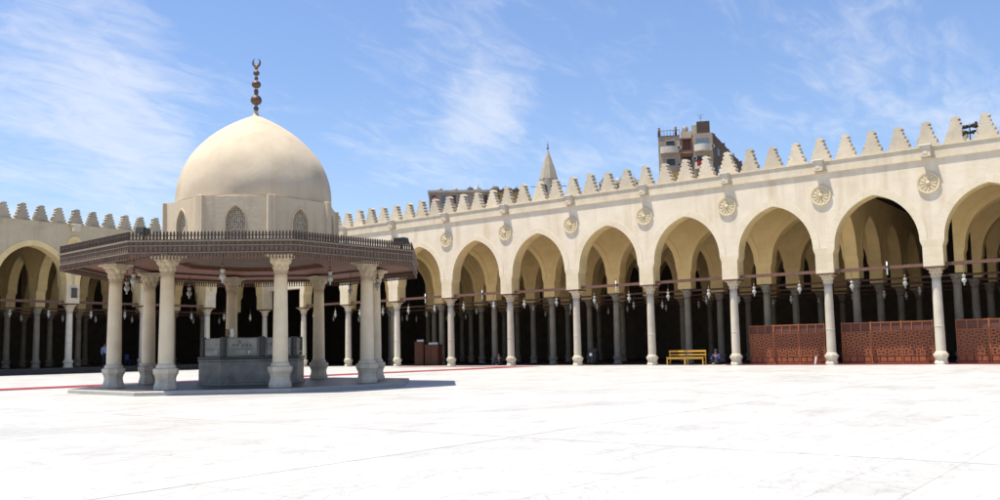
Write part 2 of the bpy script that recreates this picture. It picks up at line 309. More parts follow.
def tag(o, label=None, cat=None, group=None, kind=None):
    if label: o['label'] = label
    if cat: o['category'] = cat
    if group: o['group'] = group
    if kind: o['kind'] = kind
    return o
def empty(name, loc=(0,0,0), rz=0, **k):
    o = bpy.data.objects.new(name, None); C.objects.link(o); o.location = loc; o.rotation_euler = (0, 0, rz); o.empty_display_size = .2
    return tag(o, **k)
def copy_tree(o, parent=None, loc=None, rz=None):
    c = o.copy(); C.objects.link(c)
    if parent is not None: c.parent = parent
    if loc is not None: c.location = loc
    if rz is not None: c.rotation_euler = (0, 0, rz)
    for ch in [x for x in bpy.data.objects if x.parent == o]: copy_tree(ch, c)
    return c
KIDS = {}
def fast_copy(root, kids, parent=None, loc=None, rz=None):  # kids: list of (obj, [grandkids])
    c = root.copy(); C.objects.link(c)
    if parent is not None: c.parent = parent
    if loc is not None: c.location = loc
    if rz is not None: c.rotation_euler = (0, 0, rz)
    for k, gk in kids:
        d = k.copy(); C.objects.link(d); d.parent = c
        for g in gk:
            h = g.copy(); C.objects.link(h); h.parent = d
    return c

# ------------------------------------------------------------------ ground
XR, YL = 49.845, 63.993
SR, OR_ = 5.4659, 10.0834
SL, OL = 5.7274, 32.2126
g = MB(); g.face(((-2500,-2500,-.03),(2500,-2500,-.03),(2500,2500,-.03),(-2500,2500,-.03))); tag(g.build('ground', 'soil'), kind='structure')
g = MB(); g.face(((-60,-60,0),(XR+.6,-60,0),(XR+.6,YL-.6,0),(-60,YL-.6,0))); tag(g.build('courtyard_floor', 'floor'), kind='structure')

# ------------------------------------------------------------------ columns
def bell(z, H, r0, r1):
    t = z/H; return r0 + (r1-r0)*(t**2.2)
def capital_mb(H, r0, r1, n=64, rows=20):
    b = MB()
    def mod(t, z):
        tt = z/H
        a = 1
        # two tiers of acanthus leaves and corner volutes
        if .06 < tt < .42: a += .24*math.sin(PI*(tt-.06)/.36)*abs(math.cos(4*t))**1.6*(1 if tt < .36 else 1.5)
        if .38 < tt < .74: a += .27*math.sin(PI*(tt-.38)/.36)*abs(math.sin(4*t))**1.6*(1 if tt < .66 else 1.3)
        if tt > .66: a += .26*max(0, math.cos(4*(t-PI/4)))**2*math.sin(PI*min(1, (tt-.66)/.34*.8+.1))
        return a
    prof = [(r0*1.13, 0), (r0*1.16, H*.03), (r0*1.02, H*.06)] + [(bell(H*(.06+.80*k/rows), H, r0*1.0, r1*.92), H*(.06+.80*k/rows)) for k in range(1, rows+1)]
    b.lathe(prof, n=n, mod=mod)
    # abacus: square with hollow sides
    pts = []
    for k in range(4):
        a0 = PI/4+k*PI/2; a1 = a0+PI/2
        c0 = Vector((math.cos(a0), math.sin(a0)))*r1*1.32; c1 = Vector((math.cos(a1), math.sin(a1)))*r1*1.32
        e = (c1-c0).normalized()*r1*.14
        mid = (c0+c1)/2
        pts += [c0+e, c0*.5+mid*.5-mid.normalized()*r1*.10, mid-mid.normalized()*r1*.14, c1*.5+mid*.5-mid.normalized()*r1*.10, c1-e]
    lo = [b.P((p.x*.95, p.y*.95, H*.87)) for p in pts]; mi = [b.P((p.x, p.y, H*.92)) for p in pts]; hi = [b.P((p.x, p.y, H)) for p in pts]; n = len(pts)
    for k in range(n):
        b.faceI((lo[k], lo[(k+1)%n], mi[(k+1)%n], mi[k])); b.faceI((mi[k], mi[(k+1)%n], hi[(k+1)%n], hi[k]))
    b.faceI(lo[::-1]); b.faceI(hi)
    return b
def base_mb(h, w, shaft, n=8, rot=PI/8):
    b = MB()
    k = h
    prof = [(w*.92, 0), (w*.92, k*.12), (w*.82, k*.26), (w*.78, k*.40), (w*.84, k*.52), (w*.98, k*.64), (w*1.0, k*.80), (w*.92, k*.83)]
    b.lathe(prof, n=n, smooth=False, rot=rot)
    b.lathe([(shaft*1.22, k*.832), (shaft*1.26, k*.86), (shaft*1.26, k*.91), (shaft*1.12, k*.94), (shaft*1.10, k*1.0)], n=24)
    return b
def column_set(H, rb, rt, capH, capR, baseH, baseW, mats, parent, name='column', joint=True):
    s = MB(); z0 = baseH; z1 = H-capH
    prof = [(rb, z0*.95)]
    for k in range(13):
        t = k/12; prof.append((rb+(rt-rb)*(t**1.35), z0+(z1-z0)*t))
    if joint:   # iron band / joint low on the shaft
        zz_ = z0+(z1-z0)*.34
        j = MB(); j.lathe([(rb*1.0, zz_-.02), (rb*1.02, zz_-.015), (rb*1.02, zz_+.015), (rb*1.0, zz_+.02)], n=20)
    s.lathe(prof, n=28)
    o = s.build(name, mats[0], parent)
    c = capital_mb(capH, rt, capR).build('capital', mats[1], o, (0, 0, z1))
    b = base_mb(baseH, baseW, rb).build('base', mats[2], o)
    kids = [c, b]
    if joint: kids.append(j.build('joint_band', mats[2], o))
    return o, kids

# ------------------------------------------------------------------ arch geometry
SPRING, APEX, HALFW, PIERH = 6.35, 8.98, 2.15, .48
def arch_pts(cu, w, spring, apex, n=14):
    h = apex-spring; R = (h*h+w*w)/(2*w); th = math.asin(min(1, h/R)); L = []
    for k in range(n+1):
        a = th*k/n; L.append((cu-w+R-R*math.cos(a), spring+R*math.sin(a)))
    return L + [(2*cu-u, z) for u, z in reversed(L[:-1])]
def arcade_wall(b, us, v0, v1, z0, z1, w=HALFW, spring=SPRING, apex=APEX, ring=.38, pier=PIERH, m_wall=0, m_ring=1, m_pier=2, n=12, proud=.028, m_in=None):
    m_in = m_ring if m_in is None else m_in
    for a, c in zip(us, us[1:]):
        cu = (a+c)/2; sc = (c-a)/SR; ww = w*sc if sc > 1 else w - (SR-(c-a))/2
        inn = arch_pts(cu, ww, spring, apex, n); out = arch_pts(cu, min(ww+ring, (c-a)/2-.02), spring, apex+ring*1.0, n)
        for v, sg in ((v0, -1), (v1, 1)):
            vp = v+sg*proud
            L = 0
            for k in range(len(inn)-1):
                l = math.dist(out[k], out[k+1])
                b.face([(inn[k][0], vp, inn[k][1]), (inn[k+1][0], vp, inn[k+1][1]), (out[k+1][0], vp, out[k+1][1]), (out[k][0], vp, out[k][1])], m_ring, uv=[(L, .1), (L+l, .1), (L+l, .5), (L, .5)])
                # edge of the ring back to the wall face
                b.face([(out[k][0], vp, out[k][1]), (out[k+1][0], vp, out[k+1][1]), (out[k+1][0], v, out[k+1][1]), (out[k][0], v, out[k][1])], m_ring)
                b.face([(out[k][0], v, out[k][1]), (out[k+1][0], v, out[k+1][1]), (out[k+1][0], v, z1), (out[k][0], v, z1)], m_wall)
                L += l
        L = 0
        for k in range(len(inn)-1):   # intrados
            l = math.dist(inn[k], inn[k+1])
            b.face([(inn[k][0], v0-proud, inn[k][1]), (inn[k+1][0], v0-proud, inn[k+1][1]), (inn[k+1][0], v1+proud, inn[k+1][1]), (inn[k][0], v1+proud, inn[k][1])], m_in,
                   uv=[(L, 0), (L+l, 0), (L+l, .8), (L, .8)]); L += l
        # strips between ring and pier axis
        for (e0, e1) in ((a, out[0][0]), (out[-1][0], c)):
            for v in (v0, v1): b.face([(e0, v, spring), (e1, v, spring), (e1, v, z1), (e0, v, z1)], m_wall)
        # impost shoulders and half piers
        for (ax_, s_) in ((a, 1), (c, -1)):
            inner_u = cu-ww if s_ == 1 else cu+ww
            p = ax_+s_*pier
            lo, hi = min(ax_, inner_u), max(ax_, inner_u)
            b.face([(lo, v0-proud, spring), (hi, v0-proud, spring), (hi, v1+proud, spring), (lo, v1+proud, spring)], m_pier)
            for v, sg in ((v0, -1), (v1, 1)):
                zz_ = spring
                b.face([(ax_, v+sg*proud, z0), (p, v+sg*proud, z0), (p, v+sg*proud, zz_-.32), (ax_, v+sg*proud, zz_-.32)], m_pier)
                b.face([(ax_, v+sg*proud, zz_-.32), (p, v+sg*proud, zz_-.32), (inner_u, v+sg*proud, zz_-.04), (inner_u, v+sg*proud, zz_), (ax_, v+sg*proud, zz_)], m_pier)
            b.face([(p, v0-proud, z0), (p, v1+proud, z0), (p, v1+proud, spring-.32), (p, v0-proud, spring-.32)], m_in)
            b.face([(p, v0-proud, spring-.32), (p, v1+proud, spring-.32), (inner_u, v1+proud, spring-.04), (inner_u, v0-proud, spring-.04)], m_in)
            b.face([(inner_u, v0-proud, spring-.04), (inner_u, v1+proud, spring-.04), (inner_u, v1+proud, spring), (inner_u, v0-proud, spring)], m_pier)
            b.face([(ax_, v0-proud, z0), (p, v0-proud, z0), (p, v1+proud, z0), (ax_, v1+proud, z0)], m_pier)
    e0, e1 = us[0], us[-1]
    b.face([(e0, v0, z1), (e1, v0, z1), (e1, v1, z1), (e0, v1, z1)], m_wall)
    for e in (e0, e1): b.face([(e, v0, z0), (e, v1, z0), (e, v1, z1), (e, v0, z1)], m_wall)

def merlon_pts(h, wb):
    # stepped triangle, five lobes a side, each undercut above the next
    pts = []; n = 5; dz = h*.86/n; d = .125
    for k in range(n):
        r = wb/2+(.25-wb/2)*k/(n-1); z0 = dz*k
        pts += [(r-(d*.55 if k else .02), z0), (r-.012, z0+dz*.16), (r, z0+dz*.42), (r-.02, z0+dz*.72), (r-d, z0+dz*.90)]
    pts += [(.11, h*.86), (.20, h*.885), (.215, h*.93), (.16, h*.98), (.06, h)]
    L = [(-u, z) for u, z in reversed(pts)]
    return pts+L

def rosette(mb_T, r):
    b = MB(mb_T)
    n = 32
    def disc(rr0, rr1, d0, d1):
        for k in range(n):
            t0 = 2*PI*k/n; t1 = 2*PI*(k+1)/n
            b.face([(rr0*math.cos(t0), -d0, rr0*math.sin(t0)), (rr0*math.cos(t1), -d0, rr0*math.sin(t1)), (rr1*math.cos(t1), -d1, rr1*math.sin(t1)), (rr1*math.cos(t0), -d1, rr1*math.sin(t0))], 0, smooth=False)
    disc(r, r, 0, .09); disc(r, r*.84, .09, .09); disc(r*.84, r*.80, .09, .055); disc(r*.80, .02, .055, .055)
    for k in range(12):
        t = 2*PI*k/12; c, s = math.cos(t), math.sin(t); cx, sx = -s, c
        p = lambda rr, ww, d: (rr*c+ww*cx, -d, rr*s+ww*sx)
        wi, wo = .03*r/.5, .075*r/.5
        a = [p(r*.24, -wi, .04), p(r*.24, wi, .04), p(r*.74, wo, .04), p(r*.74, -wo, .04)]
        q = [p(r*.24, -wi*.5, .085), p(r*.24, wi*.5, .085), p(r*.72, wo*.5, .085), p(r*.72, -wo*.5, .085)]
        b.face(q)
        for i in range(4): b.face([a[i], a[(i+1)%4], q[(i+1)%4], q[i]])
    disc(r*.20, r*.20, .03, .10); disc(r*.20, r*.10, .10, .13); disc(r*.10, 0.001, .13, .14)
    return b

# ------------------------------------------------------------------ right arcade (runs along Y at X = XR), sunlit
TR = lambda u, v, z: (XR+v, u, z)
right = empty('arcade', (0, 0, 0), label='long sunlit arcade of pointed stone arches on marble columns along the right of the courtyard', cat='arcade')
N0, N1 = -4, 10
usR = [OR_+SR*n for n in range(N0, N1)]   # columns n=-4..9
cornerY = YL
TOPZ = 10.5
b = MB(TR); arcade_wall(b, usR, -.42, .42, 4.99, TOPZ, n=14, m_in=3)
b.build('wall', ['plaster', 'ring_lit', 'pier', 'ring'], right, rnormal=True)
# corner pier
b = MB(TR); b.box((usR[-1]+.01, -.415, TOPZ), (cornerY+.5, .415, TOPZ+.0)) if False else None
b = MB(TR); b.box((usR[-1]+.001, -.40, 6.6), (cornerY+.38, .40, TOPZ-.003), 0); b.build('corner_wall', ['plaster'], right)
# cornice
b = MB(TR); b.box((usR[0], -.50, TOPZ), (cornerY+.4, .50, TOPZ+.10), 0); b.box((usR[0], -.45, TOPZ+.10), (cornerY+.4, .45, 11.12), 0); b.box((usR[0], -.50, 11.12), (cornerY+.4, .50, 11.18), 0)
b.build('cornice', 'cornice', right)
# merlons
mb_ = MB(TR); mb_.poly(merlon_pts(1.36, 1.16), -.17, .17); 
mproto = []
for vi in range(3):
    mm = MB(lambda u, v, z: (v, u, z)); rs = random.Random(vi)
    pts = [(u+rs.uniform(-.025, .025), z+(rs.uniform(-.02, .02) if z > .05 else 0)) for u, z in merlon_pts(1.36, 1.16)]
    mm.poly(pts, -.21, .21); mproto.append(mm.build('merlon', 'merlon', right))
k = 0; y = usR[0]+SR/8
used = [False]*3
for i in range(0, int((cornerY-.3-usR[0])/(SR/4))):
    y = usR[0]+SR/4*i; pi_ = random.randrange(3); src = mproto[pi_]
    if y < 0: 
        if i % 2: continue
    o = src if not used[pi_] else src.copy()
    if used[pi_]: C.objects.link(o)
    used[pi_] = True
    o.location = (XR+.02+random.uniform(-.02, .02), y, 11.18); o.rotation_euler = (random.uniform(-.02, .02), 0, random.uniform(-.03, .03)); s_ = random.uniform(.96, 1.04); o.scale = (1, s_, random.uniform(.95, 1.03))
# columns of the facade
colR, colR_k = column_set(4.9, .245, .215, .50, .40, .66, .37, ('column', 'capital', 'column'), right)
colR.location = (XR, usR[0], 0)
for u in usR[1:]:
    fast_copy(colR, [(k_, []) for k_ in colR_k], right, (XR, u, 0), random.uniform(0, 6.28) if False else None)
# abacus boards + tie beams
ab0 = MB(TR); ab0.cbox((0, 0, 4.945), (.98, .90, .085)); 
def abacus(parent, x, y, mat_='beam'):
    q = MB(); q.cbox((0, 0, 0), (.90, .98, .085)); return q.build('abacus_board', mat_, parent, (x, y, 4.945))
a0 = abacus(right, XR, usR[0])
for u in usR[1:]:
    c = a0.copy(); C.objects.link(c); c.location = (XR, u, 4.945)
tb = MB(); tb.cbox((0, 0, 0), (.16, SR-.965, .17)); t0 = tb.build('tie_beam', 'beam', right, (XR-.1, usR[0]+SR/2, 5.10))
for u in usR[1:-1]:
    c = t0.copy(); C.objects.link(c); c.location = (XR-.1, u+SR/2, 5.10+random.uniform(-.015, .015)); c.rotation_euler = (random.uniform(-.004, .004), 0, 0)
# rosettes and spouts over each column
rp = rosette(lambda u, v, z: (v, u, z), .56).build('rosette', 'rosette_stone', right, (XR-.42, usR[0], 9.28))
sp = MB(); sp.box((-.34, -.25, 0), (0, .25, .56)); sp.box((-.355, -.11, .12), (-.34, .11, .30))
sp0 = sp.build('water_spout', 'cornice', right, (XR-.452, usR[0], 10.62))
cp = MB(); cp.box((-.42, -.30, 0), (.1, .30, .045)); cp0 = cp.build('spout_cap', 'white', sp0, (0, 0, .563))
for i, u in enumerate(usR[1:]):
    c = rp.copy(); C.objects.link(c); c.location = (XR-.42, u, 9.28)
    fast_copy(sp0, [(cp0, [])], right, (XR-.452, u, 10.62))
# rainwater joint lines below the rosettes are thin recessed channels
# ---- inner aisles
DR = 5.2
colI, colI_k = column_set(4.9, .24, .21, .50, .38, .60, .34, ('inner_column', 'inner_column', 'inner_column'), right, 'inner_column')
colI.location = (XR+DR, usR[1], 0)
NR = 4
for r_ in range(1, NR+1):
    X = XR+DR*r_
    first = 1
    uu = usR
    T = (lambda X: (lambda u, v, z: (X+v, u, z)))(X)
    # the second bay from the right is left open and lined by a row of cross arches
    i1 = 4; i2 = 5     # usR[4] is n=0, usR[5] is n=1
    b = MB(T); arcade_wall(b, uu[:i1+1], -.35, .35, 4.95, 10.3, n=10, m_wall=0, m_ring=1, m_pier=1)
    arcade_wall(b, uu[i2:], -.35, .35, 4.95, 10.3, n=10, m_wall=0, m_ring=1, m_pier=1)
    b.build('inner_arch_wall', ['inner', 'inner'], right)
    for u in uu[1:]:
        if r_ == 1 and u == uu[1]: continue
        fast_copy(colI, [(k_, []) for k_ in colI_k], right, (X, u, 0))
    t = MB(); t.box((X-.07, uu[1], 4.78), (X+.07, uu[-1], 4.90)); t.build('inner_tie_beam', 'beam', right)
for n_ in (1, 0):
    u = OR_+SR*n_
    T = lambda uu_, v, z: (uu_, u+v, z)
    b = MB(T); arcade_wall(b, [XR+.45]+[XR+DR*r_ for r_ in range(1, NR+1)], -.33, .33, 4.952, 10.28, w=2.05, n=10, m_wall=0, m_ring=1, m_pier=1)
    if n_ == 1: b.build('cross_arch_wall', ['inner', 'inner'], right)
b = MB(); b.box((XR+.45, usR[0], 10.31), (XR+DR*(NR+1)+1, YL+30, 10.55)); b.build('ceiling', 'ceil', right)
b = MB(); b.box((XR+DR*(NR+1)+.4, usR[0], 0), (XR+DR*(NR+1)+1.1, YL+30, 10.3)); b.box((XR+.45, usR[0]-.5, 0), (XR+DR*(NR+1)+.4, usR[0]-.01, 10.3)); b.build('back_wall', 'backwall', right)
b = MB(); b.box((XR+.6, usR[0], -.02), (XR+2.9, YL-.6, .002)); tag(b.build('bounce_floor', 'floor'), kind='structure')  # pale strip added to bounce sunlight up onto the inner arches
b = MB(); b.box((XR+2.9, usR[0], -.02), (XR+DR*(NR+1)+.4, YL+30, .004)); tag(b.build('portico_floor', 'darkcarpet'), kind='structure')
b = MB(); b.box((XR-.25, usR[0], .004), (XR+1.0, OR_+SR*2+.6, .03)); tag(b.build('red_carpet', 'redcarpet'), label='bright red carpet edge laid under the wooden lattice screens', cat='carpet')
b = MB(); b.box((-40, 33.8, .004), (48.2, 36.0, .012)); b.box((46.8, 36.0, .004), (48.2, 46, .012)); tag(b.build('carpet_runner', 'redcarpet'), label='long narrow red carpet runner crossing the white courtyard behind the domed pavilion', cat='carpet')

# ------------------------------------------------------------------ left arcade (runs along X at Y = YL), in shade
left = empty('arcade', (0, 0, 0), label='shaded weathered stone arcade with stepped battlements at the back left behind the pavilion', cat='arcade')
TL = lambda u, v, z: (u, YL+v, z)
usL = [OL+SL*n for n in range(-5, 3)]
LZ = .40
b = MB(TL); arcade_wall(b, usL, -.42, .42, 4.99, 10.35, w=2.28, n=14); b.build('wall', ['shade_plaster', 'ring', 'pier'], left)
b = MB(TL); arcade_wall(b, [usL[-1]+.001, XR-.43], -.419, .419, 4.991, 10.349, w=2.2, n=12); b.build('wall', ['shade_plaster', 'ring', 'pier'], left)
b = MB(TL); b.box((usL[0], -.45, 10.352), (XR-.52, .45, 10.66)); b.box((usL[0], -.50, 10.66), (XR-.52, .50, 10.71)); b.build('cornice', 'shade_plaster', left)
lproto = []; lused = [False]*3
for vi in range(3):
    mm = MB(); rs = random.Random(vi+9)
    pts = [(u+rs.uniform(-.025, .025), z+(rs.uniform(-.02, .02) if z > .05 else 0)) for u, z in merlon_pts(1.20, 1.08)]
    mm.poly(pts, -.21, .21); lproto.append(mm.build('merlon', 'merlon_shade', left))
for i in range(-16, 18):
    x = 27.39+1.269*i
    if x < usL[0] or x > XR-.7: continue
    q = (i*7) % 3; src = lproto[q]; o = src if not lused[q] else src.copy()
    if lused[q]: C.objects.link(o)
    lused[q] = True; o.location = (x, YL, 10.71); o.rotation_euler = (0, random.uniform(-.02, .02), random.uniform(-.03, .03)); o.scale = (random.uniform(.95, 1.04), 1, random.uniform(.95, 1.04))
colL, colL_k = column_set(4.9-LZ, .24, .21, .50, .39, .60, .36, ('column', 'capital', 'column'), left)
colL.location = (usL[0], YL, LZ)
for u in usL[1:]: fast_copy(colL, [(k_, []) for k_ in colL_k], left, (u, YL, LZ))
c = a0.copy(); C.objects.link(c); c.parent = left; c.location = (usL[0], YL, 4.945)
for u in usL[1:]:
    d = c.copy(); C.objects.link(d); d.location = (u, YL, 4.945)
tb = MB(); tb.cbox((0, 0, 0), (SL-.93, .16, .17)); t1 = tb.build('tie_beam', 'beam', left, (usL[0]+SL/2, YL-.1, 5.10))
for u in usL[1:-1]:
    c = t1.copy(); C.objects.link(c); c.location = (u+SL/2, YL-.1, 5.10)
fast_copy(colL, [(k_, []) for k_ in colL_k], left, (XR-.40, YL-.02, LZ))
d = a0.copy(); C.objects.link(d); d.parent = left; d.location = (XR-.40, YL-.02, 4.945)
b = MB(); b.box((XR-.86, YL-.47, 4.992), (XR+.06, YL+.44, 10.34)); b.build('corner_pier', 'shade_plaster', left)
rp = rosette(None, .50).build('rosette', 'ring', left, (usL[0], YL-.42, 9.35))
sp = MB(); sp.box((-.25, -.34, 0), (.25, 0, .47))
sp1 = sp.build('water_spout', 'cornice', left, (usL[0], YL-.452, 10.20)); cp = MB(); cp.box((-.30, -.42, 0), (.30, .05, .045)); cp1 = cp.build('spout_cap', 'white', sp1, (0, 0, .475))
for u in usL[1:]:
    c = rp.copy(); C.objects.link(c); c.location = (u, YL-.42, 9.35)
    fast_copy(sp1, [(cp1, [])], left, (u, YL-.452, 10.20))
DLp = 4.9; NLr = 4
colJ, colJ_k = column_set(4.9-LZ, .235, .205, .50, .37, .60, .34, ('inner_column', 'inner_column', 'inner_column'), left, 'inner_column')
colJ.location = (usL[0], YL+DLp, LZ)
for u in usL+[XR]:
    T = (lambda u: (lambda a, v, z: (u+v, a, z)))(u)
    b = MB(T); arcade_wall(b, [YL+.44]+[YL+DLp*k for k in range(1, NLr+1)], -.32, .32, 4.95, 10.1, w=2.0, n=10, m_wall=0, m_ring=1, m_pier=1)
    b.build('cross_arch_wall', ['inner', 'ring'], left)
    for k in range(1, NLr+1):
        if u == usL[0] and k == 1: continue
        fast_copy(colJ, [(k_, []) for k_ in colJ_k], left, (u, YL+DLp*k, LZ))
for k in range(1, NLr+1):
    t = MB(); t.box((usL[0], YL+DLp*k-.07, 4.78), (XR-.4, YL+DLp*k+.07, 4.90)); t.build('inner_tie_beam', 'beam', left)
b = MB(); b.box((usL[0], YL+.45, 10.11), (XR+.4, YL+30, 10.30)); b.build('ceiling', 'ceil', left)
b = MB(); b.box((usL[0], YL+DLp*(NLr+1), 0), (XR+30, YL+DLp*(NLr+1)+.6, 10.1)); b.box((usL[0]-.6, YL+.45, 0), (usL[0]-.01, YL+DLp*(NLr+1), 10.1)); b.build('back_wall', 'backwall', left)
b = MB(); b.box((-30, YL-.95, -.02), (XR-.6, YL-.55, .20), 1); b.box((-30, YL-.55, -.02), (XR+.4, YL+29, LZ), 0); tag(b.build('portico_floor', ['granite_dk', 'granite_dk']), kind='structure')  # dark colour stands in for shade on the step and floor

# ------------------------------------------------------------------ pavilion
OC = (19.6075, 26.0229); ROT = 3.46481; PH = .14
def pv(k, R): a = ROT+k*PI/4; return (R*math.cos(a), R*math.sin(a))
pav = empty('domed_pavilion', (OC[0], OC[1], 0), label='octagonal fountain pavilion with pale plaster dome, dark wooden eaves and eight stone columns', cat='pavilion')
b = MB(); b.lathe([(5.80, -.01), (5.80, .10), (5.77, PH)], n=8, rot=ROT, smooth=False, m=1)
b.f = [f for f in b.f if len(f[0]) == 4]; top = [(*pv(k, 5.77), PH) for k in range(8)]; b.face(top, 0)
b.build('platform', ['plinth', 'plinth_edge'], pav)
colP, colP_k = column_set(4.04, .232, .195, .54, .45, .76, .38, ('pcolumn', 'capital', 'pbase'), pav, joint=False)
R0 = 4.462
colP.location = (*pv(0, R0), PH)
for k in range(1, 8):
    fast_copy(colP, [(q, []) for q in colP_k], pav, (*pv(k, R0), PH), k*.7)
# eave ring: fascia boards, mouldings
ER = 6.15
def octring(b, r_out, r_in, z0, z1, m=0):
    o0 = [(*pv(k, r_out), z0) for k in range(8)]; o1 = [(*pv(k, r_out), z1) for k in range(8)]
    i0 = [(*pv(k, r_in), z0) for k in range(8)]; i1 = [(*pv(k, r_in), z1) for k in range(8)]
    for k in range(8):
        j = (k+1) % 8
        b.face([o0[k], o0[j], o1[j], o1[k]], m); b.face([i0[k], i1[k], i1[j], i0[j]], m)
        b.face([o1[k], o1[j], i1[j], i1[k]], m); b.face([o0[k], i0[k], i0[j], o0[j]], m)
b = MB(); octring(b, ER-.03, ER-.12, 4.13, 4.42); b.build('fascia', 'darkwood', pav)
b = MB(); octring(b, ER+.05, ER-.10, 4.423, 4.475); octring(b, ER+.01, ER-.13, 4.30, 4.335); octring(b, ER+.02, ER-.14, 4.10, 4.128); b.build('moulding', 'greywood', pav)
# roof deck
b = MB(); b.face([(*pv(k, ER-.11), 4.40) for k in range(8)]); b.build('roof', 'roof', pav)
b = MB(); b.face([(*pv(k, 2.56), 4.392) for k in range(8)]); b.build('recess_shade', 'darkwood', pav)  # dark sheet stands in for the shadowed recess under the dome
# railing: turned pickets between bottom rail and finials, real pieces
rail = MB(); octring(rail, ER-.01, ER-.06, 4.478, 4.50); octring(rail, ER-.01, ER-.06, 4.60, 4.618)
pend = MB()
NP = 48
for k in range(8):
    a = Vector(pv(k, ER-.035)); c_ = Vector(pv(k+1, ER-.035)); d = (c_-a)
    n_ = d.normalized(); nr = Vector((n_.y, -n_.x))
    for i in range(NP+1):
        p = a+d*(i/NP)
        hw = .026
        def prism(bb, z0, z1, hw, dd=.018):
            q = [p+n_*hw+nr*dd, p-n_*hw+nr*dd, p-n_*hw-nr*dd, p+n_*hw-nr*dd]
            lo = [bb.P((v.x, v.y, z0)) for v in q]; hi = [bb.P((v.x, v.y, z1)) for v in q]
            for s_ in range(4): bb.faceI((lo[s_], lo[(s_+1)%4], hi[(s_+1)%4], hi[s_]))
            bb.faceI(lo); bb.faceI(hi)
        prism(rail, 4.50, 4.60, .020); prism(rail, 4.62, 4.70, .027); prism(rail, 4.70, 4.735, .014)
        prism(pend, 4.02, 4.098, .030); prism(pend, 3.955, 4.02, .016); prism(pend, 3.92, 3.955, .026)
rail.build('railing', 'railwood', pav); pend.build('eave_pendants', 'darkwood', pav)
# carved band in the fascia
cv = MB()
for k in range(8):
    a = Vector(pv(k, ER-.03)); c_ = Vector(pv(k+1, ER-.03)); d = (c_-a); n_ = d.normalized(); nr = Vector((n_.y, -n_.x))
    if nr.dot(a) < 0: nr = -nr
    for i in range(34):
        for (z0, z1) in ((4.14, 4.29), (4.345, 4.41)):
            p = a+d*((i+.5)/34); hw = d.length/34*.36
            q = [p-n_*hw, p+n_*hw, p+n_*hw+nr*.022, p-n_*hw+nr*.022]
            lo = [cv.P((v.x, v.y, z0)) for v in q]; hi = [cv.P((v.x, v.y, z1)) for v in q]
            for s_ in range(4): cv.faceI((lo[s_], lo[(s_+1)%4], hi[(s_+1)%4], hi[s_]))
            cv.faceI(lo); cv.faceI(hi)
cv.build('carved_band', 'darkwood', pav)
# soffit with boards running outwards, sloping up to the opening under the dome
b = MB()
for k in range(8):
    o0 = pv(k, ER-.125); o1 = pv(k+1, ER-.125); i0 = pv(k, 4.0); i1 = pv(k+1, 4.0); c0 = pv(k, 2.55); c1 = pv(k+1, 2.55)
    L = math.dist(o0, o1); li = math.dist(i0, i1)
    b.face([(*o0, 4.19), (*o1, 4.19), (*i1, 4.26), (*i0, 4.26)], 0, uv=[(0, 0), (0, L), (2, (L+li)/2), (2, (L-li)/2)])
    b.face([(*i0, 4.26), (*i1, 4.26), (*c1, 4.26), (*c0, 4.26)], 0, uv=[(0, 0), (0, li), (2, li*.8), (2, li*.2)])
    b.face([(*c0, 4.26), (*c1, 4.26), (*c1, 4.395), (*c0, 4.395)], 0)
b.build('soffit', 'soffit', pav)
b = MB(); octring(b, 4.62, 4.30, 4.185, 4.255); b.build('lintel_beam', 'beam', pav)
# drum: eight walls, each with a pointed window; corner buttresses
DRR, DZ0, DZ1 = 2.98, 4.40, 6.28
dr = MB()
for k in range(8):
    a = Vector((*pv(k, DRR), 0)); c_ = Vector((*pv(k+1, DRR), 0)); d = c_-a; L = d.length; n_ = d.normalized(); nr = Vector((n_.y, -n_.x, 0))
    if nr.dot(a) < 0: nr = -nr
    T = (lambda a, n_, nr: (lambda u, v, z: a+n_*u-nr*v+Vector((0, 0, z))))(a, n_, nr)
    dr.T = T
    ww = .31; inn = arch_pts(L/2, ww, 5.45, 5.96, 7)
    full = [(L/2-ww, 4.62)]+inn+[(L/2+ww, 4.62)]
    dr.face([(0, 0, DZ0), (L, 0, DZ0), (L, 0, 4.62), (0, 0, 4.62)])
    dr.face([(0, 0, 4.62), (L/2-ww, 0, 4.62), (L/2-ww, 0, 5.45), (L/2-ww, 0, DZ1), (0, 0, DZ1)]); dr.face([(L/2+ww, 0, 4.62), (L, 0, 4.62), (L, 0, DZ1), (L/2+ww, 0, DZ1), (L/2+ww, 0, 5.45)])
    for p, q in zip(inn, inn[1:]): dr.face([(p[0], 0, p[1]), (q[0], 0, q[1]), (q[0], 0, DZ1), (p[0], 0, DZ1)])
    for p, q in zip(full, full[1:]): dr.face([(p[0], 0, p[1]), (q[0], 0, q[1]), (q[0], .13, q[1]), (p[0], .13, p[1])])
    dr.face([(L/2-ww, 0, 4.62), (L/2+ww, 0, 4.62), (L/2+ww, .13, 4.62), (L/2-ww, .13, 4.62)])
    # thick inner skin so the drum is closed
    dr.face([(0.15, .30, DZ0), (L-.15, .30, DZ0), (L-.15, .30, DZ1), (.15, .30, DZ1)])
dr.T = None
dr.face([(*pv(k, DRR), DZ1) for k in range(8)])
dr.build('drum', 'drum', pav, rnormal=False)
wi = None
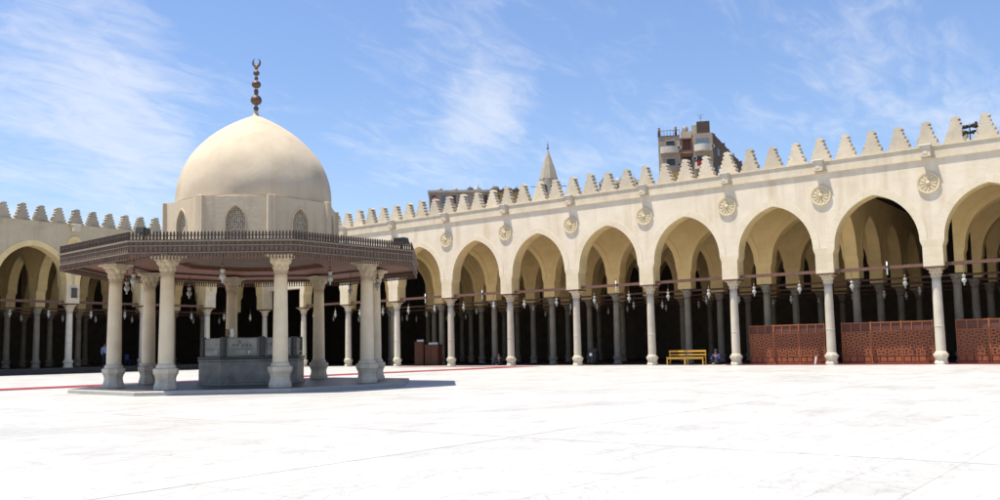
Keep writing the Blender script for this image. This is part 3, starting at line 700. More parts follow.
for k in range(8):
    L = math.dist(pv(0, DRR), pv(1, DRR)); ww = .31
    if wi is None:
        q = MB(); inn = arch_pts(0, ww+.004, 5.45, 5.965, 7); full = [(-ww-.004, 4.61)]+inn+[(ww+.004, 4.61)]
        q.poly(full, .10, .125); wi = q.build('window_lattice', 'lattice', pav)
        fr = MB(); fo = arch_pts(0, ww+.04, 5.45, 6.02, 7); fi = arch_pts(0, ww, 5.45, 5.96, 7)
        fo = [(-ww-.04, 4.60)]+fo+[(ww+.04, 4.60)]; fi = [(-ww, 4.60)]+fi+[(ww, 4.60)]
        for i in range(len(fo)-1):
            fr.face([(fo[i][0], -.022, fo[i][1]), (fo[i+1][0], -.022, fo[i+1][1]), (fi[i+1][0], -.022, fi[i+1][1]), (fi[i][0], -.022, fi[i][1])])
            fr.face([(fo[i][0], -.022, fo[i][1]), (fo[i+1][0], -.022, fo[i+1][1]), (fo[i+1][0], .004, fo[i+1][1]), (fo[i][0], .004, fo[i][1])])
            fr.face([(fi[i][0], -.022, fi[i][1]), (fi[i+1][0], -.022, fi[i+1][1]), (fi[i+1][0], .004, fi[i+1][1]), (fi[i][0], .004, fi[i][1])])
        wf = fr.build('window_frame', 'drum', wi); o = wi
    else: o = fast_copy(wi, [(wf, [])], pav)
    mid = (Vector(pv(k, DRR))+Vector(pv(k+1, DRR)))/2; e = (Vector(pv(k+1, DRR))-Vector(pv(k, DRR))).normalized()
    # local +y must point inwards
    ang = math.atan2(e.y, e.x); o.location = (mid.x, mid.y, 0); o.rotation_euler = (0, 0, ang)
    # local y = rotate(+90) of e ; ring orientation is counter-clockwise so +90 points inwards
bt = None
for k in range(8):
    if bt is None:
        q = MB(); q.box((-.07, -.13, DZ0), (.09, .13, DZ1+.03)); bt = q.build('buttress', 'drum', pav, bevel=.012); o = bt
    else: o = bt.copy(); C.objects.link(o)
    o.location = (*pv(k, DRR+.0), 0); o.rotation_euler = (0, 0, ROT+k*PI/4+PI)
# dome
DSH = rt*.05
Hd = 3.37
pts_ = [(0, 2.755), (.10, 2.765), (.2, 2.735), (.3, 2.65), (.4, 2.54), (.5, 2.35), (.6, 2.09), (.7, 1.76), (.78, 1.43), (.86, 1.03), (.92, .67), (.96, .40), (.985, .21), (1.0, .10)]
prof = []
for i in range(len(pts_)-1):
    for s_ in range(4):
        t = s_/4; prof.append((pts_[i][1]*(1-t)+pts_[i+1][1]*t, (pts_[i][0]*(1-t)+pts_[i+1][0]*t)*Hd))
# smooth the profile
for _ in range(6): prof = [prof[0]]+[((prof[i-1][0]+2*prof[i][0]+prof[i+1][0])/4, (prof[i-1][1]+2*prof[i][1]+prof[i+1][1])/4) for i in range(1, len(prof)-1)]+[prof[-1]]
prof += [(.085, Hd+.08), (.055, Hd+.2), (.04, Hd+.24)]
b = MB(); b.lathe(prof, n=96, mod=lambda t, z: 1+.0035*math.sin(3*t+z*2)+.002*math.sin(9*t-z*5)); b.build('dome', 'dome', pav, (DSH.x, DSH.y, DZ1+.004)).scale = (.968, .968, 1)
b = MB(); b.lathe([(2.70, 0), (2.70, .02), (2.66, .03)], n=96); b.build('dome_ledge', 'drum', pav, (DSH.x, DSH.y, DZ1+.006))
# finial
def ballp(z, r, n=8, k=1.0): return [(r*math.sin(PI*i/n), z-r*k*math.cos(PI*i/n)) for i in range(n+1)]
fz = DZ1+Hd+.18
fin = MB(); fin.lathe([(.06, 0), (.10, .10), (.05, .17), (.03, 1.75)], n=12)
fin.lathe([(max(r, .03), z) for r, z in ballp(.40, .20, k=.92)], n=18)
fin.lathe([(.06, .60), (.075, .63), (.075, .67), (.045, .70)], n=12)
fin.lathe([(max(r, .03), z) for r, z in ballp(.73, .085)], n=12)
fin.lathe([(max(r, .03), z) for r, z in ballp(.98, .165, k=.85)], n=18)
fin.lathe([(max(r, .03), z) for r, z in ballp(1.20, .07)], n=12)
fin.lathe([(max(r, .025), z) for r, z in ballp(1.40, .115, k=.85)], n=16)
fin.lathe([(max(r, .02), z) for r, z in ballp(1.58, .06)], n=12)
fo = fin.build('finial', 'bronze', pav, (DSH.x, DSH.y, fz))
cr = MB(); n = 26; Rr = .125
vd = Vector((math.sin(YAW), -math.cos(YAW), 0))
ringp = []
for i in range(n+1):
    a = math.radians(-90+ (i/n)*316-158) 
    tr = .045*math.sin(PI*i/n)+.004; ringp.append((a+math.radians(0), tr))
prev = None
for i in range(n):
    a0_, r0_ = ringp[i]; a1_, r1_ = ringp[i+1]
    f_ = lambda a: vd*(Rr*math.cos(a))+Vector((0, 0, 1.80+Rr*math.sin(a)*1.25))
    cr.tube(f_(a0_), f_(a1_), r0_, r1_, n=8, caps=(i in (0, n-1)))
cr.build('crescent', 'bronze', fo)

# fountain basin inside
fb = empty('ablution_fountain', (OC[0], OC[1], PH), label='grey marble octagonal ablution basin standing between the pavilion columns', cat='fountain')
b = MB(); b.lathe([(1.86, 0), (1.86, .06), (1.80, .09), (1.80, .76), (1.83, .79), (1.83, .84), (1.70, .86)], n=8, rot=ROT, smooth=False); b.build('basin_base', 'granite', fb)
b = MB(); b.lathe([(1.835, .86), (1.845, .868), (1.845, .925), (1.66, .94)], n=8, rot=ROT, smooth=False); b.build('ledge', 'granite_dk', fb)
b = MB(); b.lathe([(1.66, .942), (1.66, 1.56), (1.52, 1.565)], n=8, rot=ROT, smooth=False); b.build('basin_wall', 'granite', fb)
cp_ = pl_ = tp_ = None
for k in range(8):
    p = pv(k, 1.65); m_ = (Vector(pv(k, 1.66))+Vector(pv(k+1, 1.66)))/2; e = (Vector(pv(k+1, 1))-Vector(pv(k, 1))).normalized(); ang = math.atan2(e.y, e.x)
    if pl_ is None:
        q = MB(); q.lathe([(.10, .945), (.10, 1.585), (.07, 1.60)], n=8, smooth=False); pl_ = q.build('corner_pilaster', 'granite_dk', fb)
        q = MB(); q.box((-.46, -.03, .99), (.46, .02, 1.17)); q.box((-.46, -.03, 1.20), (.46, .02, 1.53)); cp_ = q.build('wall_panel', 'granite_lt', fb)
        q = MB(); q.tube((0, -.01, 1.08), (0, -.14, 1.08), .02, n=8); q.tube((0, -.13, 1.10), (0, -.13, 1.01), .016, n=8); q.tube((0, -.005, 1.08), (0, -.035, 1.08), .05, n=12); tp_ = q.build('tap', 'white', cp_, (.22, 0, 0)); 
        pl_.location = (*p, 0); o = cp_
    else:
        c = pl_.copy(); C.objects.link(c); c.location = (*p, 0); o = fast_copy(cp_, [(tp_, [])], fb)
    mm_ = m_*((1.66*math.cos(PI/8)+.001)/m_.length) if m_.length else m_
    o.location = (mm_.x, mm_.y, 0); o.rotation_euler = (0, 0, ang)
# carved crest on panels
q = MB()
for kk in (0, 1):
    m_ = (Vector(pv(kk, 1.66))+Vector(pv(kk+1, 1.66)))/2; e = (Vector(pv(kk+1, 1))-Vector(pv(kk, 1))).normalized(); nr = m_.normalized()
    base = m_+nr*.033
    for (du, dz, rr) in ((-.12, 1.40, .07), (-.30, 1.33, .045), (.0, 1.30, .045), (.12, 1.31, .05), (.25, 1.30, .045), (-.18, 1.30, .04)):
        cc = Vector((base.x+e.x*du, base.y+e.y*du, dz)); q.tube(cc, cc+Vector((nr.x, nr.y, 0))*.03, rr, rr*.5, n=9)
q.build('carved_relief', 'granite_lt', fb)
# two beakers on the rim
for (lab, mt_, dx, hh, rr) in (('short brass beaker at left on the rim of the grey marble basin', 'brass', -.0, .29, .055), ('white enamel beaker at right on the rim of the grey marble basin', 'white', .17, .30, .06)):
    p = Vector(pv(0, 1.50))+Vector(pv(-1, 1.8))*.0
    t = empty('beaker', (OC[0]+p.x+rt.x*(dx+.02), OC[1]+p.y+rt.y*(dx+.02), PH+1.565), label=lab, cat='beaker')
    q = MB(); q.lathe([(rr*.85, 0), (rr*.9, .02), (rr, hh*.5), (rr*.98, hh-.03), (rr*1.08, hh), (rr*.9, hh), (rr*.85, .04), (.001, .03)], n=18); q.build('cup', mt_, t)
    q = MB(); q.tube((rr, 0, hh*.75), (rr+.05, 0, hh*.6), .01, n=6); q.tube((rr+.05, 0, hh*.6), (rr, 0, hh*.3), .01, n=6); q.build('handle', mt_, t)

# ------------------------------------------------------------------ lamps
def lamp_parts(big=False, cl=.35):
    root = empty('hanging_lamp')
    s = .74
    q = MB(); q.tube((0, 0, 0), (0, 0, -cl), .014, n=6); c = q.build('chain', 'iron', root)
    q = MB(); q.lathe([(.02, -cl), (.07*s, -cl-.03), (.085*s, -cl-.07), (.06*s, -cl-.10), (.05*s, -cl-.14), (.11*s, -cl-.17), (.12*s, -cl-.20)], n=14); t = q.build('cap', 'brass', root)
    z = -cl-.20
    q = MB(); q.lathe([(.12*s, z), (.135*s, z-.03), (.10*s, z-.10), (.075*s, z-.14), (.13*s, z-.19), (.165*s, z-.25), (.155*s, z-.32), (.10*s, z-.38), (.05*s, z-.41), (.045*s, z-.45), (.06*s, z-.48), (.03*s, z-.52), (.001, z-.53)], n=18); g_ = q.build('glass_bowl', 'glass', root)
    for k in range(3): pass
    return root, [c, t, g_]
lr, lk = lamp_parts(); first_lamp = [True]
words = ['first', 'second', 'third', 'fourth', 'fifth', 'sixth', 'seventh', 'eighth', 'ninth', 'tenth', 'eleventh', 'twelfth', 'thirteenth']
LAB = set()
def lamp(x, y, z, label, group, s=1.0):
    if first_lamp[0]: o = lr; first_lamp[0] = False
    else: o = fast_copy(lr, [(q, []) for q in lk])
    o.location = (x, y, z); o.scale = (s, s, s); o.rotation_euler = (0, 0, random.uniform(0, 6))
    if label in LAB: pass
    LAB.add(label); tag(o, label, 'lamp', group)
for n_ in range(-1, 9):
    for side, t in (('left', .75), ('right', .27)):
        tt = t+random.uniform(-.02, .02)
        lamp(XR-.1, OR_+SR*(n_+tt), 5.02, 'white glass lamp in the mouth of the %s sunlit arch from the right, at %s' % (words[n_+1], side), 'lamps in the sunlit arcade')
cnt = {}
cand = []
for r_ in (1, 2):
    for n_ in range(0, 10):
        for t in (.3, .7):
            Y = OR_+SR*(n_+t+random.uniform(-.05, .05)); X = XR+DR*r_-.3
            bay = math.floor((Y*XR/X-OR_)/SR)
            if 0 <= bay <= 8: cand.append((bay, r_, Y, X))
cand.sort(key=lambda c: (c[0], c[1], c[2]/c[3]))
for bay in range(9):
    for r_ in (1, 2):
        L_ = [c for c in cand if c[0] == bay and c[1] == r_]
        nm = {1: ['only'], 2: ['right one', 'left one'], 3: ['right one', 'middle one', 'left one'], 4: ['rightmost', 'inner right', 'inner left', 'leftmost']}.get(len(L_), ['x']*9)
        for c, w_ in zip(L_, nm):
            w2 = 'single' if w_ == 'only' else w_
            lamp(c[3], c[2], 4.86+random.uniform(-.25, .05), 'dim lamp deep in the %s sunlit arch from the right, %s row, %s' % (words[bay+1], ('nearer', 'farther')[r_-1], w2), 'lamps deep inside the sunlit arcade', .9)
for n_ in range(-2, 3):
    for side, t in (('left', .27), ('right', .73)):
        lamp(OL+SL*(n_+t), YL-.1, 5.02, 'white glass lamp in the %s shaded arch from the corner, %s of its pair' % (words[2-n_], side), 'lamps in the shaded arcade')
        lamp(OL+SL*(n_+t)+.4, YL+DLp, 4.8, 'dim lamp inside the %s shaded arch from the corner, %s of its pair' % (words[2-n_], side), 'lamps deep inside the shaded arcade', .9)
pdirs = ['front left', 'front', 'front right', 'right', 'rear right', 'rear', 'rear left', 'left']
for k in range(8):
    a = ROT+(k+.5)*PI/4; nm = ['front', 'front right', 'right', 'rear right', 'rear', 'rear left', 'left', 'front left'][k]
    lamp(OC[0]+4.35*math.cos(a), OC[1]+4.35*math.sin(a), 4.19, 'glass lamp hanging under the %s side of the pavilion eaves' % nm, 'lamps under the pavilion eaves', .82)
# tube lights on the tie beams
tl = empty('tube_light'); q = MB(); q.tube((0, 0, -.42), (0, 0, .30), .035, n=8); tk = [q.build('tube', 'white', tl)]
q = MB(); q.box((-.05, -.05, -.06), (.10, .05, .06)); q.box((-.04, -.045, .30), (.04, .045, .34)); tk.append(q.build('bracket', 'iron', tl))
ft = True
for n_ in (0, 3, 5, 6, 7):
    o = tl if ft else fast_copy(tl, [(k_, []) for k_ in tk]); ft = False
    o.location = (XR-.24, OR_+SR*(n_+.42), 5.12); tag(o, 'thin upright white tube light on the beam of the %s sunlit arch from right' % words[n_+1], 'light', 'tube lights on the tie beams')

# ------------------------------------------------------------------ lattice screens between the columns
def screen(y0, y1, label, x=50.62, panels=3):
    t = empty('lattice_screen', (x, y0, .03), label=label, cat='screen', group='wooden lattice screens between the columns')
    W = y1-y0; H = 2.24
    T = lambda u, v, z: (v, u, z)
    pw = W/panels
    for i in range(panels+1):
        f = MB(T); f.box((max(0, i*pw-.04), -.05, 0), (min(W, i*pw+.04), .05, H+.03)); f.build('post', 'redwood', t)
    for i in range(panels):
        u0, u1 = i*pw+.042, (i+1)*pw-.042
        pn = MB(T); pn.box((u0, 0, .09), (u1, .03, 1.70)); pn = pn.build('panel', 'redwood_dk', t)
        for z in (.03, .42, 1.70, 2.18):
            f = MB(T); f.box((u0, -.04, z), (u1, .04, z+.055)); f.build('rail', 'redwood', pn)
        f = MB(T); f.box((u0, .0, 1.758), (u1, .02, 2.178)); f.build('upper_grille', 'redwood_dk', pn)
        for j in range(1, 3):
            f = MB(T); f.box((i*pw+j*pw/3-.025, -.035, 1.756), (i*pw+j*pw/3+.025, .035, 2.178)); f.build('mullion', 'redwood', pn)
        pt = MB(T); cw = (u1-u0)/5; ch = .24
        pt.box((u0+.01, -.015, .49), (u0+.05, -.001, 1.69))
        for r__ in range(5):
            for c__ in range(5):
                uu0 = u0+c__*cw; z0 = .485+r__*ch
                if (r__+c__) % 2:
                    pt.box((uu0-.005, -.034, z0+.015), (uu0+cw+.005, -.001, z0+.08)); pt.box((uu0-.005, -.034, z0+.16), (uu0+cw+.005, -.001, z0+.225)); pt.box((uu0+cw*.42, -.030, z0+.079), (uu0+cw*.6, -.001, z0+.161))
                else:
                    pt.box((uu0+.02, -.032, z0-.01), (uu0+.02+cw*.22, -.001, z0+.25)); pt.box((uu0+cw*.70, -.032, z0-.01), (uu0+cw*.92, -.001, z0+.25)); pt.box((uu0+cw*.25, -.028, z0+.09), (uu0+cw*.72, -.001, z0+.15))
        pt.build('lattice', 'redwood', pn)
        for c__ in range(4):
            cw2 = (u1-u0)/4; f = MB(T); f.box((u0+c__*cw2+.03, -.025, .13), (u0+(c__+1)*cw2-.03, -.001, .38)); f.build('lower_inset', 'redwood', pn)
    return t
screen(OR_+SR+.55, OR_+SR*2-.55, 'red brown wooden lattice screen in the third arch from the right')
screen(OR_+.45, OR_+SR-.35, 'red brown wooden lattice screen in the second arch from the right')
screen(OR_-SR+.3, OR_-.62, 'red brown wooden lattice screen in the rightmost arch, cut by the photo edge')
# leaning white board at the foot of a screen and a low rail
q = MB(lambda u, v, z: (XR+.45+v, 16.62+u, z)); q.poly([(-.05, .03), (.05, .03), (-.02, .45), (-.12, .45)], -.02, .02); tag(q.build('leaning_board', 'paper'), 'short white board leaning at the foot of the screen in the third arch', 'board')

# ------------------------------------------------------------------ yellow bench
bn = empty('bench', (50.35, 24.45, .03), label='yellow wooden bench with slatted back in front of the dark arch', cat='bench')
T = lambda u, v, z: (v, u, z)
BW = 1.18
for s_ in (-1, 1):
    q = MB(T); q.box((s_*BW-.028, .20, 0), (s_*BW+.028, .25, .86)); q.box((s_*BW-.028, -.21, 0), (s_*BW+.028, -.16, .42)); q.box((s_*BW-.03, -.149, .10), (s_*BW+.03, .199, .16)); q.build('leg', 'yellow', bn)
q = MB(T); q.box((-.035, .20, 0), (.035, .26, .40)); q.box((-.035, -.21, 0), (.035, -.15, .40)); q.build('leg', 'yellow', bn)
q = MB(T)
for i in range(4): q.box((-BW-.05, -.23+i*.115, .421), (BW+.05, -.13+i*.115, .455))
q.build('seat', 'yellow', bn)
q = MB(T); q.box((-BW-.05, .16, .76), (BW+.05, .199, .87)); q.box((-BW-.05, .165, .56), (BW+.05, .199, .64)); q.build('backrest', 'yellow', bn)
q = MB(T); q.box((-BW+.036, -.20, .33), (BW-.036, -.165, .419)); q.build('apron', 'yellow', bn)

# ------------------------------------------------------------------ cabinets
def cabinet(y, wd, hh, label):
    t = empty('cabinet', (51.9, y, .005), label=label, cat='cabinet', group='wooden cabinets inside the sixth arch')
    q = MB(T); q.box((-wd/2, -.25, .06), (wd/2, .25, hh)); q.build('body', 'cabwood', t)
    q = MB(T); q.box((-wd/2-.04, -.29, hh+.001), (wd/2+.04, .28, hh+.05)); q.build('top', 'cabwood', t)
    q = MB(T); q.box((-wd/2+.04, -.22, 0), (wd/2-.04, .22, .059)); q.build('plinth', 'redwood_dk', t)
    nd = 1 if wd < 1.3 else 2
    for i in range(nd):
        u0 = -wd/2+.05+i*(wd-.1)/nd; u1 = u0+(wd-.1)/nd-.02
        q = MB(T); q.box((u0, -.275, .12), (u1, -.251, hh-.08)); q.box((u0+.08, -.287, .20), (u1-.08, -.276, hh*.5)); q.box((u0+.08, -.287, hh*.5+.06), (u1-.08, -.276, hh-.16)); d_ = q.build('door', 'cabwood', t)
        q = MB(T); q.tube((u1-.04, -.285, hh*.55), (u1-.04, -.32, hh*.55), .018, n=8); q.build('knob', 'brass', d_)
    return t
cabinet(47.75, .95, 1.80, 'tall narrow dark red wooden cabinet inside the seventh arch from the right')
cabinet(46.45, 1.35, 1.56, 'lower wider dark red wooden cabinet right of the tall narrow one')
for y, w_, z, lab in ((47.75, .7, 1.855, 'white paper sign standing on the tall narrow cabinet'), (46.4, .95, 1.615, 'white paper sign standing on the lower wider cabinet')):
    q = MB(lambda u, v, z: (51.8+v, y+u, z)); q.poly([(-w_/2, z+.0), (w_/2, z+.0), (w_/2, z+.16), (-w_/2, z+.16)], -.01, .01); tag(q.build('paper_sign', 'paper'), lab, 'sign')

# dark round bin with its glint painted as a white patch
t = empty('litter_bin', (52.0, 32.05, .005), label='black round litter bin with metal rim inside the arch left of the bench', cat='bin')
q = MB(); q.lathe([(.30, 0), (.32, .03), (.36, .5), (.37, .88), (.36, .9)], n=20); q.build('body', 'black', t)
q = MB(); q.lathe([(.375, .90), (.385, .92), (.385, .97), (.30, 1.06), (.18, 1.12), (.001, 1.14)], n=20); q.build('lid', 'iron', t)
q = MB(); q.box((-.385, -.10, .60), (-.362, .10, .80)); q.build('glint_patch', 'white', t)  # white patch stands in for a highlight on the bin

# ------------------------------------------------------------------ people
def skin_figure(name, verts, edges, radii, mat_, parent, sub=2):
    me = bpy.data.meshes.new(name); me.from_pydata([tuple(v) for v in verts], edges, [])
    o = bpy.data.objects.new(name, me); C.objects.link(o); me.materials.append(MT[mat_])
    o.modifiers.new('s', 'SKIN'); 
    for i, r in enumerate(radii):
        me.skin_vertices[0].data[i].radius = (r, r) if not isinstance(r, tuple) else r
    me.skin_vertices[0].data[0].use_root = True
    o.modifiers['s'].use_smooth_shade = True
    md = o.modifiers.new('d', 'SUBSURF'); md.levels = sub; md.render_levels = sub
    if parent: o.parent = parent
    return o
def person(loc, rz, label, shirt, legs, sit=False):
    t = empty('person', loc, rz, label=label, cat='person')
    # facing -Y in local space
    if not sit:
        V = dict(pel=(0, 0, .95), ch=(0, .01, 1.28), nk=(0, .02, 1.49), hd=(0, .0, 1.60), ht=(0, .01, 1.72),
                 sl=(-.19, .02, 1.42), sr=(.19, .02, 1.42), el=(-.25, .04, 1.13), er=(.25, .04, 1.13), wl=(-.25, -.04, .88), wr=(.25, -.04, .88), hl=(-.24, -.06, .80), hr=(.24, -.06, .80),
                 pl=(-.10, 0, .90), pr=(.10, 0, .90), kl=(-.11, -.02, .50), kr=(.12, -.03, .50), al=(-.12, .03, .09), ar=(.13, .03, .09), fl=(-.13, -.14, .04), fr=(.14, -.14, .04))
    else:
        V = dict(pel=(0, .10, .16), ch=(0, .04, .46), nk=(0, -.01, .66), hd=(0, -.05, .76), ht=(0, -.05, .88),
                 sl=(-.19, 0, .59), sr=(.19, 0, .59), el=(-.27, -.10, .36), er=(.27, -.10, .36), wl=(-.16, -.28, .28), wr=(.16, -.28, .28), hl=(-.09, -.33, .26), hr=(.09, -.33, .26),
                 pl=(-.12, .06, .14), pr=(.12, .06, .14), kl=(-.38, -.24, .20), kr=(.38, -.24, .20), al=(-.05, -.36, .08), ar=(.05, -.42, .08), fl=(.08, -.40, .05), fr=(-.08, -.46, .05))
    K = list(V); I = {k: i for i, k in enumerate(K)}
    E = [('pel','ch'),('ch','nk'),('nk','hd'),('hd','ht'),('ch','sl'),('sl','el'),('el','wl'),('wl','hl'),('ch','sr'),('sr','er'),('er','wr'),('wr','hr'),('pel','pl'),('pl','kl'),('kl','al'),('al','fl'),('pel','pr'),('pr','kr'),('kr','ar'),('ar','fr')]
    R = dict(pel=.13, ch=.14, nk=.055, hd=.085, ht=.07, sl=.065, sr=.065, el=.045, er=.045, wl=.03, wr=.03, hl=.028, hr=.028, pl=.095, pr=.095, kl=.06, kr=.06, al=.04, ar=.04, fl=.035, fr=.035)
    body = skin_figure('body', [V[k] for k in K], [(I[a], I[b_]) for a, b_ in E], [R[k] for k in K], 'skin', t)
    def cloth(name, keys, edges, mat_, grow):
        ii = {k: i for i, k in enumerate(keys)}
        return skin_figure(name, [V[k] for k in keys], [(ii[a], ii[b_]) for a, b_ in edges], [R[k]*grow+.012 for k in keys], mat_, t)
    cloth('shirt', ['ch', 'pel', 'sl', 'el', 'sr', 'er', 'wl', 'wr'], [('ch','pel'),('ch','sl'),('sl','el'),('ch','sr'),('sr','er'),('el','wl'),('er','wr')], shirt, 1.12)
    cloth('trousers', ['pel', 'pl', 'kl', 'al', 'pr', 'kr', 'ar'], [('pel','pl'),('pl','kl'),('kl','al'),('pel','pr'),('pr','kr'),('kr','ar')], legs, 1.15)
    h = Vector(V['hd'])+Vector((0, .03, .07)); q = MB(); q.lathe([(.105*math.sin(PI*(.02+.62*(1-i/8))), .105*math.cos(PI*(.02+.62*(1-i/8)))*1.1) for i in range(9)], c=h, n=16); q.build('hair', 'hair', t)
    q = MB(); hp = Vector(V['hd'])
    q.tube(hp+Vector((0, -.085, .0)), hp+Vector((0, -.115, -.02)), .012, .018, n=6); q.build('nose', 'skin', t)
    return t
person((35.62, YL+1.3, LZ), .25, 'person in pale blue shirt and dark trousers standing in shade left of the pavilion', 'shirt', 'trouser')
person((XR+1.3, 22.85, .005), -1.6, 'person in navy clothes sitting on the floor behind a column right of the bench', 'navy', 'trouser', True)
person((XR+1.9, 39.95, .005), -1.4, 'person in dark clothes sitting on the floor inside the shaded fifth arch', 'trouser', 'trouser', True)
# plastic chair in the shade
t = empty('plastic_chair', (37.6, YL+1.2, LZ), .4, label='dark blue plastic chair in the shade beside the pavilion column', cat='chair')
q = MB(); q.box((-.24, -.24, .42), (.24, .24, .46)); q.build('seat', 'blueplastic', t, bevel=.01)
q = MB(); q.box((-.22, .22, .50), (.22, .25, .88)); q.box((-.22, .22, .46), (-.17, .25, .50)); q.box((.17, .22, .46), (.22, .25, .50)); q.build('backrest', 'blueplastic', t)
for sx in (-1, 1):
    for sy in (-1, 1): q = MB(); q.tube((sx*.20, sy*.20, .42), (sx*.25, sy*.24, 0), .02, n=6); q.build('leg', 'blueplastic', t)

# ------------------------------------------------------------------ floodlights on the pavilion roof, loudspeakers on the parapet
def floodlight(px_, py_, rz, label):
    t = empty('floodlight', (px_, py_, 4.41), rz, label=label, cat='floodlight')
    q = MB(); q.box((-.03, -.03, 0), (.03, .03, .30)); q.box((-.27, -.02, .28), (.27, .02, .32)); q.build('stand', 'black', t)
    q = MB(); q.poly([(-.26, .325), (.26, .325), (.20, .50), (-.20, .50)], -.10, .14); q.build('housing', 'black', t)
    q = MB(); q.box((-.19, -.115, .35), (.19, -.102, .48)); q.build('lens', 'shutter', t)
a = pv(0, 5.6); floodlight(OC[0]+a[0]+rt.x*.05, OC[1]+a[1]+rt.y*.05, .6, 'dark floodlight on the left front corner of the pavilion roof')
a = pv(2, 5.75); floodlight(OC[0]+a[0], OC[1]+a[1], 1.8, 'dark floodlight on the right corner of the pavilion roof')
t = empty('loudspeaker_pole', (XR-.05, 8.08, 11.18), label='pole with two dark horn loudspeakers beside a battlement near the top right', cat='loudspeaker')
q = MB(); q.tube((0, 0, 0), (0, 0, .95), .03, n=8); q.build('pole', 'iron', t)
for z, s_ in ((.80, 1), (.48, -1)):
    q = MB(); q.tube((0, .10*s_, z), (-.05, -.12*s_, z), .07, .09, n=12); q.tube((-.05, -.12*s_, z), (-.10, -.34*s_, z), .09, .19, n=16); q.tube((0, .10*s_, z), (.02, .28*s_, z), .10, .10, n=12); q.build('horn', 'black', t)
t = empty('wall_lantern', (OL+.05, YL-.55, 5.75), label='small box lattice lantern fixed on the shaded pier left of the pavilion', cat='lantern')
q = MB(); q.box((-.17, -.06, -.30), (.17, .10, .30)); q.build('case', 'iron', t)
q = MB(); q.box((-.20, -.09, .301), (.20, .12, .34)); q.box((-.20, -.09, -.34), (.20, .12, -.301)); q.build('rim', 'black', t)

# ------------------------------------------------------------------ beyond the walls
def frame_at(x, y, dist):
    d = pdir(x, y); h = math.hypot(d.x, d.y); return Vector((d.x/h*dist, d.y/h*dist, EYE+d.z/h*dist))
def dish(parent_none, loc, r, rz, label, col='dish'):
    t = empty('satellite_dish', loc, rz, label=label, cat='satellite dish', group='satellite dishes on the far roofs')
    q = MB(lambda x, y, z: (x, z*.8+y*.6-.0, y*.8-z*.6+.7)); q.lathe([(.001, 0), (r*.4, .03), (r*.75, .12), (r, .24), (r, .27), (r*.7, .16), (.001, .04)], n=16); q.build('reflector', col, t)
    q = MB(); q.tube((0, 0, 0), (0, 0, .9), .05, n=6); q.tube((0, 0, .9), (0, -.1-.5*r, .9+.5*r), .025, n=5); q.build('mast', 'iron', t)
    return t
# apartment tower
D1 = 150
pA = frame_at(658, 137, D1); pC = frame_at(712.5, 137, D1)
ex = (pC-pA); ex.z = 0; W1 = ex.length; ex.normalize(); ey = Vector((-ex.y, ex.x, 0))
if ey.dot(pA) < 0: ey = -ey
rz1 = math.atan2(ex.y, ex.x)
tw = empty('apartment_tower', (pA.x, pA.y, 0), rz1, label='tall grey and pink apartment block with balconies rising behind the sunlit arcade', cat='building')
HT = 36.2
depth = 22
# local: x to the right across the front, y away
q = MB(); q.box((0, 0, 0), (W1*.40, depth*.7, HT), 0); q.build('wall', 'bl_grey', tw)
q = MB(); q.box((W1*.401, .5, 0), (W1*.64, depth*.7, HT-.3), 0); q.build('wall', 'bl_pink', tw)
q = MB(); q.box((W1*.641, 0, 0), (W1-.01, depth*.75, HT+.2), 0); q.build('wall', 'bl_grey', tw)
q = MB()
q.face([(W1, .01, 0), (W1+6.2, depth, 0), (W1+6.2, depth, HT-1.5), (W1, .01, HT+.2)]); q.face([(W1+6.2, depth, 0), (W1*.2, depth, 0), (W1*.2, depth, HT-1.5), (W1+6.2, depth, HT-1.5)]); q.face([(W1, .01, HT+.2), (W1+6.2, depth, HT-1.5), (W1*.2, depth, HT-1.5), (W1*.65, depth*.75, HT)])
q.build('side_wall', 'bl_dark', tw)  # shade on this side is put into the dark brick colour
for i in range(9):   # side windows, ledges
    for j in range(4):
        t_ = (.12+.2*j); zc = HT-3-3.0*i-1.5*t_
        if zc < 4: continue
        c0 = Vector((W1+6.2*t_+.03, depth*t_, 0)); c1 = Vector((W1+6.2*(t_+.07)+.03, depth*(t_+.07), 0))
        if i < 5:
            q = MB(); q.face([(c0.x, c0.y, zc), (c1.x, c1.y, zc), (c1.x, c1.y, zc+1.3), (c0.x, c0.y, zc+1.3)]); q.face([(c0.x+.15, c0.y, zc-.1), (c1.x+.15, c1.y, zc-.1), (c1.x, c1.y, zc-.1), (c0.x, c0.y, zc-.1)]); q.build('window', 'shutter', tw)
for i, t_ in enumerate((.08, .22, .37, .5, .66, .8, .93)):
    q = MB(); q.box((W1+6.2*t_-.35, depth*t_-.3, HT-1.5*t_-.3), (W1+6.2*t_-.02, depth*t_+.4, HT-1.5*t_+(.45, .25, .6, .3)[i%4])); q.build('parapet_block', 'bl_dark', tw)
